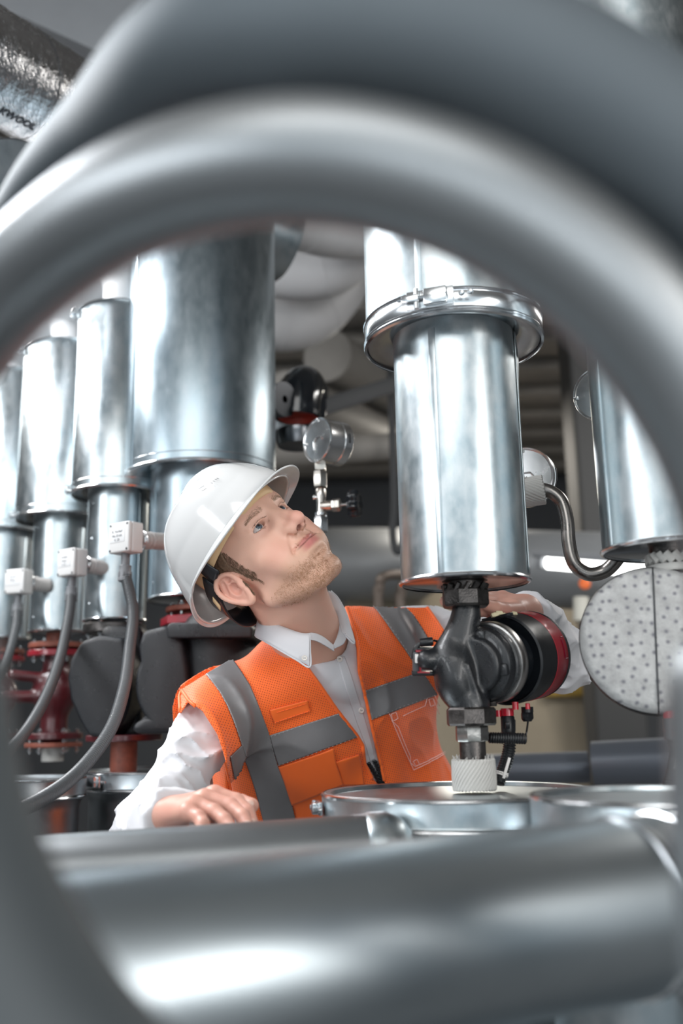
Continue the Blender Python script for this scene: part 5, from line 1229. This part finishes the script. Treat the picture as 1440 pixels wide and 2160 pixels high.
for s in (1, -1):
    def hb3(t, s=s):
        return (s*(0.088+0.010*t), -0.012+0.016*t-0.006, 0.030+0.045*t), (s*(0.088+0.010*t), 0.020+0.004*t-0.006, 0.034+0.045*t)
    band(hb3, 8, 3, 'strap_clip', harness, hat, 0.002)
    def hb4(t, s=s):
        return (s*0.0925, -0.044-0.006*t, 0.020-0.018*t), (s*0.0925, -0.036-0.006*t, 0.024-0.018*t)
    band(hb4, 4, 2, 'strap_tab', tan, hat, 0.002)
# ================================================================== SHIRT
shirtm = mat('white_cotton', (0.62, 0.62, 0.645), 0.75, bump=0.12, bscale=1400, sheen=0.2)
def dirwave(x, y, z, d, fr, amp, seed):
    w_ = vnoise(x*9, y*9, z*9, seed)*1.6
    return amp*np.sin((x*d[0]+y*d[1]+z*d[2])*fr+w_*2.2)
ua = (ER-SR).normalized(); fa = (WR_-ER).normalized(); ul = (EL-SL).normalized(); fl = (WL-EL).normalized()
def shirt_f(x, y, z):
    p = (x, y, z)
    r, l = arms(x, y, z, 0.006)
    # looser cloth on the arms with folds running round and along them
    n1 = vnoise(x*22+y*10, y*22, z*30, 11); n2 = vnoise(x*55, y*45+z*20, z*60, 12)
    nr = np.abs(vnoise(x*26+z*16, y*20, z*18-x*10, 21)); nr2 = np.abs(vnoise(x*14-z*16, y*14, z*26+x*12, 22))
    fold = 0.009*(0.5-np.clip(nr*1.5, 0, 1)**0.55)+0.010*(0.45-np.clip(nr2*1.3, 0, 1)**0.55)+0.001*n2
    sl = cap_(p, tuple(ER-ua*0.02), tuple(WR_), 0.050, 0.040)
    r = smin(r, sl, 0.03)-fold
    wr = (x-WR_.x)*fa.x+(y-WR_.y)*fa.y+(z-WR_.z)*fa.z-0.006
    wl = (x-WL.x)*fl.x+(y-WL.y)*fl.y+(z-WL.z)*fl.z+0.012
    r = smax(r, wr-0.0, 0.004)
    l2 = smin(l, cap_(p, tuple(EL-ul*0.0), tuple(WL), 0.050, 0.038), 0.03)-fold
    l2 = smax(l2, np.where((x-EL.x)*fl.x+(y-EL.y)*fl.y+(z-EL.z)*fl.z > 0, wl, -1), 0.004)
    t = torso(x, y, z, 0.008)-0.0030*n1*1.0-0.003*nr2
    f = smin(smin(t, r, 0.03), l2, 0.03)
    # neck hole
    nk = cap_(p, tuple(NB+tz*0.006+ty*0.010), tuple(NB+tz*0.08+ty*0.02), 0.052, 0.060)
    f = smax(f, -nk, 0.006)
    return smax(f, (PV.z-0.06)-z, 0.01)
V6, F6 = nets(shirt_f, (-0.56, 1.05, PV.z-0.08), (0.56, 2.15, NB.z+0.06), 0.0036)
shirt = mesh_obj('shirt', V6, F6, shirtm, man, angle=180)
sb = BVHTree.FromPolygons([tuple(q) for q in V6.tolist()], F6.tolist())
nb_ = BVHTree.FromPolygons([tuple(q) for q in np.concatenate([V6, V1]).tolist()], np.concatenate([F6, F1+len(V6)]).tolist())
def caster(b): 
    def f(px, py):
        r = b.ray_cast(CAM, (P(px, py, 1)-CAM).normalized()); return (r[0], r[1]) if r[0] else (None, None)
    return f
onshirt = caster(sb)
# ================================================================== VEST
def inpoly(px, py, poly):
    """signed distance in pixels, negative inside"""
    d2 = np.full(px.shape, 1e12, np.float32); ins = np.zeros(px.shape, bool); n = len(poly)
    for i in range(n):
        (x0, y0), (x1, y1) = poly[i], poly[(i+1) % n]; ex, ey = x1-x0, y1-y0
        t = np.clip(((px-x0)*ex+(py-y0)*ey)/(ex*ex+ey*ey), 0, 1); d2 = np.minimum(d2, (px-x0-t*ex)**2+(py-y0-t*ey)**2)
        if y0 != y1:
            c_ = ((y0 > py) != (y1 > py)) & (px < (x1-x0)*(py-y0)/(y1-y0)+x0); ins ^= c_
    return np.where(ins, -1, 1)*np.sqrt(d2)
def zz(u, v): return (360+u/2.25, 1220+v/2.25)
VR = [zz(*q) for q in ((418, 262), (470, 300), (520, 345), (580, 378), (640, 410), (700, 490), (790, 620), (885, 740), (915, 790), (925, 880), (960, 950), (1010, 1010), (1020, 1500), (380, 1500), (300, 1080), (292, 1000), (250, 830), (220, 740), (150, 630), (86, 585), (46, 645), (38, 560), (45, 530), (160, 458), (290, 380))]
VL = [zz(*q) for q in ((825, 122), (850, 200), (872, 260), (885, 330), (890, 440), (915, 540), (945, 680), (985, 850), (1020, 990), (1040, 1500), (1420, 1500), (1345, 850), (1300, 650), (1290, 560), (1340, 480), (1360, 300), (1300, 250), (1255, 190), (1200, 110), (1135, 76), (1050, 103), (905, 108))]
def vest_f(x, y, z):
    n1 = vnoise(x*14, y*14, z*9, 31); n2 = np.abs(vnoise(x*20+z*10, y*18, z*8, 32))
    t = torso(x, y, z, 0.0195)
    # sleeve cap of the right shoulder hangs over the arm a little
    p = (x, y, z)
    t = smin(t, cap_(p, tuple(SR), tuple(SR+ua*0.16), 0.080, 0.076), 0.02)
    t = smin(t, cap_(p, tuple(SL), tuple(SL+ul*0.07), 0.080, 0.076), 0.02)
    t = t-0.004*n1-0.009*(0.4-np.clip(n2*1.2, 0, 1)**0.8)
    px, py, d = pxl(x, y, z)
    mpx = d/F_PX
    reg = np.minimum(inpoly(px, py, VR), inpoly(px, py, VL))*mpx
    front = (x-CH.x)*ty.x+(y-CH.y)*ty.y+(z-CH.z)*ty.z
    # behind the body plane the vest closes over the back
    back = front+0.02
    nk = cap_(p, tuple(NB-tz*0.03), tuple(NB+tz*0.10), 0.070, 0.075)
    armR = cap_(p, tuple(SR+ua*0.085), tuple(ER), 0.085, 0.06); armL = cap_(p, tuple(SL+ul*0.095), tuple(EL), 0.085, 0.06)
    back = np.maximum(np.maximum(np.maximum(back, -nk), -armR), -armL)
    reg = np.minimum(reg, back)
    f = np.maximum(t, reg)
    return np.maximum(f, (PV.z-0.02)-z)
V7, F7 = nets(vest_f, (-0.50, 1.25, PV.z-0.04), (0.50, 2.20, NB.z+0.06), 0.0030)
vestm = mat('orange_mesh', (0.95, 0.145, 0.012), 0.62, sheen=0.3)
nt = vestm.node_tree; N = nt.nodes; L_ = nt.links
tcn = N.new('ShaderNodeTexCoord'); mp = N.new('ShaderNodeMapping'); mp.inputs['Rotation'].default_value = (0, math.radians(-16), 0); L_.new(tcn.outputs['Object'], mp.inputs[0])
sx = N.new('ShaderNodeSeparateXYZ'); L_.new(mp.outputs[0], sx.inputs[0])
def mth(op, a_, b_=None):
    n_ = N.new('ShaderNodeMath'); n_.operation = op
    for i_, q in enumerate((a_, b_)):
        if q is None: continue
        if isinstance(q, (int, float)): n_.inputs[i_].default_value = q
        else: L_.new(q, n_.inputs[i_])
    return n_.outputs[0]
pit = 2*math.pi/0.0056
s1_ = mth('SINE', mth('MULTIPLY', mth('ADD', sx.outputs[0], sx.outputs[2]), pit*0.70)); s2_ = mth('SINE', mth('MULTIPLY', mth('SUBTRACT', sx.outputs[0], sx.outputs[2]), pit*0.70))
pr = mth('MULTIPLY', s1_, s2_); hole = N.new('ShaderNodeMapRange'); hole.inputs['From Min'].default_value = 0.55; hole.inputs['From Max'].default_value = 0.80; L_.new(pr, hole.inputs['Value'])
mx = N.new('ShaderNodeMix'); mx.data_type = 'RGBA'; mx.inputs['A'].default_value = (0.95, 0.145, 0.012, 1); mx.inputs['B'].default_value = (0.42, 0.035, 0.004, 1); L_.new(hole.outputs[0], mx.inputs['Factor'])
L_.new(mx.outputs['Result'], N['Principled BSDF'].inputs['Base Color'])
bp = N.new('ShaderNodeBump'); bp.inputs['Strength'].default_value = 0.5; bp.inputs['Distance'].default_value = 0.001; L_.new(mth('SUBTRACT', 1.0, hole.outputs[0]), bp.inputs['Height']); L_.new(bp.outputs[0], N['Principled BSDF'].inputs['Normal'])
vest = mesh_obj('safety_vest', V7, F7, vestm, man, angle=180)
vb = BVHTree.FromPolygons([tuple(q) for q in V7.tolist()], F7.tolist()); onvest = caster(vb)
orange = mat('orange_cloth', (0.95, 0.15, 0.014), 0.55, bump=0.1, bscale=900, sheen=0.2)
refl = mat('grey_reflective', (0.215, 0.21, 0.215), 0.42, 0.25, bump=0.08, bscale=1200, var=0.12, vscale=14)
stitch = mat('grey_stitch', (0.55, 0.53, 0.52), 0.6)
def Z2(L): return [zz(*q) for q in L]
def vpatch(A0, B0, name, m, off=0.0022, n=44, k=14, parent=None, edges=True, label=None):
    v, f = patch_on(onvest, (Z2(A0), Z2(B0)), n, k, off)
    if not f: return None
    o_ = mesh_obj(name, v, f, m, parent or vest, angle=70); solid(o_, 0.0016, -1)
    if label: o_['label'] = label
    return o_
def vline(L, name, m, r=0.0005, off=0.0028, dash=0, parent=None):
    pts_ = []; Lz = Z2(L); mb = MB(); seg = []
    tot = []
    for (a_, b_) in zip(Lz, Lz[1:]):
        n_ = max(2, int(math.dist(a_, b_)/3)); tot += [(a_[0]+(b_[0]-a_[0])*i/n_, a_[1]+(b_[1]-a_[1])*i/n_) for i in range(n_)]
    tot.append(Lz[-1])
    for i, (a_, b_) in enumerate(tot):
        l, nn = onvest(a_, b_)
        ok = l is not None and not (dash and i % 3 == 2)
        if ok and seg and (seg[-1]-l).length > 0.03: ok = False
        if ok: nn = nn if nn.dot(CAM-l) > 0 else -nn; seg.append(l+nn*off)
        else:
            if len(seg) > (1 if dash else 6):
                if dash: mb.tube(seg, r, 5)
                else: MB().tube(seg, r, 6).build(name, m, parent or vest, angle=180)
            if not dash and l is not None: seg = [l+(nn if nn.dot(CAM-l) > 0 else -nn)*off]
            else: seg = []
    if len(seg) > 1:
        if dash: mb.tube(seg, r, 5)
        else: MB().tube(seg, r, 6).build(name, m, parent or vest, angle=180)
    if mb.v:
        o_ = mb.build(name, m, parent or vest, angle=180); o_['kind'] = 'stuff'
def mitre(A0, B0): return A0, B0
# vertical strip on his right side (left in view), continuous over the shoulder
sA = [(293, 388), (330, 440), (375, 510), (405, 580), (432, 650), (468, 742), (488, 815), (510, 890), (540, 960), (565, 1030), (592, 1140), (615, 1260)]
sB = [(169, 461), (200, 500), (232, 545), (266, 610), (290, 670), (318, 750), (345, 830), (370, 895), (392, 960), (412, 1030), (440, 1145), (465, 1260)]
st1 = vpatch(sA, sB, 'reflective_strip', refl, n=200, k=24)
vpatch([(335, 788), (352, 850), (385, 935)], [(276, 845), (288, 900), (305, 985)], 'reflective_strip', refl, n=20, k=10)
vpatch([(468, 744), (488, 815), (512, 888)], [(802, 638), (835, 690), (886, 752)], 'reflective_strip', refl, n=24, k=50)
vpatch([(935, 117), (975, 150), (1015, 205), (1060, 270), (1110, 340), (1150, 400), (1175, 452)], [(1060, 110), (1100, 125), (1150, 175), (1195, 240), (1225, 290), (1250, 350), (1265, 440)], 'reflective_strip', refl, n=50, k=16)
vpatch([(914, 534), (925, 590), (950, 672)], [(1190, 440), (1225, 490), (1262, 552)], 'reflective_strip', refl, n=24, k=40)
for L in (sA, sB, [(472, 750), (640, 690), (800, 640)], [(512, 884), (700, 820), (884, 750)], [(916, 536), (1050, 490), (1190, 443)], [(950, 668), (1100, 606), (1255, 552)], [(944, 122), (1020, 205), (1110, 335), (1150, 400)], [(1072, 112), (1150, 175), (1222, 290)], [(1190, 443), (1225, 490), (1258, 550)]):
    vline(L, 'stitching', stitch, 0.00035, 0.0030, dash=1)
# piping along every edge of the vest
for L in ([(420, 268), (470, 304), (520, 349), (580, 382), (636, 412), (696, 492), (786, 622), (880, 742), (910, 792), (920, 880), (955, 950)],
          [(829, 124), (854, 200), (876, 262), (889, 330), (894, 440), (919, 540), (949, 680), (989, 850), (1015, 960)],
          [(46, 635), (42, 560), (52, 532), (86, 580), (150, 634), (218, 742), (250, 832), (290, 1000), (298, 1075)],
          [(1138, 82), (1200, 116), (1252, 190), (1296, 255)]):
    vline(L, 'edge_binding', orange, 0.0032, 0.0004)
# pen loop, pockets, clear ID pocket, zip
vpatch([(468, 622), (478, 655), (490, 682)], [(648, 575), (654, 600), (662, 625)], 'pen_loop', orange, 0.004, 12, 24)
vline([(500, 632), (640, 590)], 'stitching', MT['orange_mesh'], 0.0006, 0.0045); vline([(488, 680), (660, 624)], 'stitching', MT['orange_mesh'], 0.0008, 0.0045)
vpatch([(514, 892), (540, 960), (575, 1072)], [(770, 805), (785, 880), (815, 975)], 'pocket_flap', orange, 0.0045, 24, 30)
vpatch([(575, 1060), (590, 1100), (600, 1160)], [(740, 1010), (745, 1060), (760, 1150)], 'pocket', orange, 0.0025, 16, 20)
vpatch([(780, 870), (800, 920), (815, 980)], [(890, 835), (905, 900), (915, 980)], 'pocket', orange, 0.0025, 16, 16)
clear = mat('clear_film', (1, 0.93, 0.90), 0.06, alpha=0.035, spec=1.0, bump=0.5, bscale=60)
idp = vpatch([(1028, 640), (1060, 720), (1142, 906)], [(1240, 552), (1280, 660), (1336, 812)], 'clear_pocket', clear, 0.0045, 24, 24)
film = mat('film_edge', (1.0, 0.62, 0.56), 0.25)
for L in ([(1030, 640), (1066, 720), (1142, 906), (1336, 812), (1290, 670), (1240, 552)], [(1095, 650), (1195, 605), (1205, 568)], [(1040, 668), (1075, 700), (1128, 835), (1128, 870), (1150, 888), (1320, 812), (1235, 572)], [(1152, 882), (1140, 862), (1160, 850), (1170, 875)], [(1292, 800), (1286, 790), (1310, 782), (1318, 808)], [(1212, 575), (1232, 568), (1240, 600), (1220, 608), (1212, 575)], [(1036, 640), (1060, 632), (1072, 660), (1046, 672), (1036, 640)]):
    vline(L, 'film_weld', film, 0.0006, 0.0058, parent=idp or vest)
zipm = blackp
zl = [(938, 878), (962, 915), (985, 960), (1005, 1010)]; zr = [(968, 868), (985, 905), (1002, 950), (1020, 1000)]
mb = MB()
for L in (zl, zr):
    pts_ = catmull([Vector((*zz(*q), 0)) for q in L], 6); cen_ = []
    for q in pts_:
        l, nn = caster(BVHTree.FromPolygons([tuple(q_) for q_ in [P(700, 1550, 1.66), P(900, 1550, 1.66), P(900, 1750, 1.66), P(700, 1750, 1.66)]], [(0, 1, 2, 3)]))(q.x, q.y)
        l2, n2 = onvest(q.x, q.y); l3, _n = onshirt(q.x, q.y); L3 = [k_ for k_ in (l2, l3) if k_ is not None]
        base_ = min(L3, key=lambda k_: (k_-CAM).length) if L3 else l
        cen_.append(base_+(CAM-base_).normalized()*0.004)
    mb.tube(cen_, 0.0035, 8)
    for q in cen_[::2]: mb.box(q+(CAM-q).normalized()*0.002, (0.010, 0.003, 0.0022), None, 0.0004)
mb.build('zip', zipm, vest)
# ================================================================== COLLAR and placket
def cl(L): return [P(*q) for q in L]
col_l = MB()
D0 = 1.585
def collar(top, bot, fold=0.004, n=40, m=8):
    T_, B_ = catmull(cl(top), 8), catmull(cl(bot), 8); mb = MB()
    def fn(p, s, t): 
        out = (CAM-p).normalized(); return p+out*(fold*math.sin(math.pi*min(1, t*1.2))*1.0)
    return mb.loft(T_, B_, n, m, fn)
c1_ = collar([(546, 1306, 1.640), (566, 1312, 1.612), (600, 1325, 1.585), (632, 1336, 1.568), (653, 1338, 1.562)], [(540, 1342, 1.640), (562, 1354, 1.595), (592, 1372, 1.565), (625, 1391, 1.552), (653, 1406, 1.548)])
o_ = c1_.build('collar', shirtm, shirt, angle=180); solid(o_, 0.0035, -1)
c2_ = collar([(694, 1246, 1.700), (712, 1262, 1.690), (728, 1292, 1.675), (736, 1318, 1.660), (747, 1357, 1.640)], [(697, 1256, 1.705), (708, 1284, 1.69), (716, 1312, 1.670), (722, 1336, 1.650), (728, 1340, 1.642)], 0.002)
o_ = c2_.build('collar', shirtm, shirt, angle=180); solid(o_, 0.0035, -1)
for L_e in ([(540, 1343, 1.638), (562, 1355, 1.593), (592, 1373, 1.563), (625, 1392, 1.550), (653, 1407, 1.546), (654, 1372, 1.553), (653, 1338, 1.560)], [(698, 1247, 1.700), (713, 1262, 1.689), (729, 1292, 1.674), (737, 1318, 1.659), (747, 1357, 1.639), (728, 1341, 1.641)]):
    MB().tube(catmull(cl(L_e), 6), 0.0016, 8).build('collar_hem', shirtm, shirt, angle=180)
# collar stand, both sides of the throat
st_ = collar([(694, 1248, 1.703), (706, 1280, 1.69), (715, 1312, 1.668), (712, 1338, 1.64), (702, 1362, 1.612)], [(700, 1262, 1.71), (722, 1308, 1.68), (730, 1336, 1.650), (726, 1356, 1.63), (706, 1368, 1.612)], 0.001)
o_ = st_.build('collar_stand', shirtm, shirt, angle=180); solid(o_, 0.002, -1)
st_ = collar([(640, 1338, 1.585), (660, 1336, 1.585), (680, 1344, 1.598), (702, 1362, 1.612)], [(645, 1350, 1.58), (664, 1352, 1.580), (684, 1362, 1.592), (703, 1374, 1.608)], 0.001)
o_ = st_.build('collar_stand', shirtm, shirt, angle=180); solid(o_, 0.002, -1)
# placket edge down the front
def sline(L, r, name, m, off=0.001):
    pts_ = []
    for a_, b_ in Z2(L):
        l, nn = onshirt(a_, b_)
        if l is None: continue
        nn = nn if nn.dot(CAM-l) > 0 else -nn; pts_.append(l+nn*off)
    if len(pts_) > 1: return MB().tube(catmull(pts_, 5), r, 8).build(name, m, shirt, angle=180)
v, f = patch_on(onshirt, (Z2([(765, 322), (800, 420), (835, 540), (880, 680), (925, 800), (945, 870)]), Z2([(800, 310), (845, 430), (880, 540), (915, 650), (945, 760), (968, 860)])), 40, 8, 0.0020)
o_ = mesh_obj('placket', v, f, shirtm, shirt, angle=180); solid(o_, 0.002, -1)
butm = mat('button', (0.74, 0.70, 0.66), 0.3)
def button(u_, v_, cast=None, loc=None, r=0.0055):
    if loc is None:
        a_, b_ = zz(u_, v_); l, nn = cast(a_, b_)
        if l is None: return
        nn = nn if nn.dot(CAM-l) > 0 else -nn
    else: l, nn = loc, (CAM-loc).normalized()
    l = l+nn*0.003
    bt = MB().lathe([(0.001, 0.0010), (r*0.6, 0.0010), (r*0.8, 0.0018), (r, 0.0010), (r, 0), (0.001, 0)], l, nn, 20); x_, y_, _ = basis(nn)
    bt.build('button', butm, shirt)
    MB().lathe([(0.0001, 0.0014), (0.0007, 0.0014)], l+x_*0.0012, nn, 8).lathe([(0.0001, 0.0014), (0.0007, 0.0014)], l-x_*0.0012, nn, 8).build('button_holes', dark, shirt)
button(0, 0, loc=P(642, 1388, 1.543), r=0.0048); button(900, 625, onshirt); button(798, 385, onshirt)
# ================================================================== TROUSERS and SHOES
V8, F8 = nets(lambda x, y, z: np.maximum(smin(legs(x, y, z, 0.012), tell((x, y, z), tuple(PV), (0.178, 0.122, 0.15)), 0.05)-0.004*vnoise(x*18, y*18, z*12, 41), np.maximum(z-(PV.z+0.02), 0.05-z)), (-0.5, 1.4, 0.02), (0.62, 2.3, PV.z+0.06), 0.008)
mesh_obj('trousers', V8, F8, mat('grey_trousers', (0.05, 0.055, 0.065), 0.8), man, angle=180)
for fp in (FR_, FL_):
    V9, F9 = nets(lambda x, y, z: np.maximum(smin(cap_((x, y, z), (fp.x, fp.y+0.03, 0.05), (fp.x+0.02, fp.y-0.17, 0.035), 0.048, 0.040), cap_((x, y, z), (fp.x, fp.y, 0.05), (fp.x, fp.y, 0.13), 0.046, 0.048), 0.02), 0.001-z), (fp.x-0.12, fp.y-0.26, 0), (fp.x+0.14, fp.y+0.12, 0.2), 0.006)
    mesh_obj('shoe', V9, F9, blackp, man, angle=180)
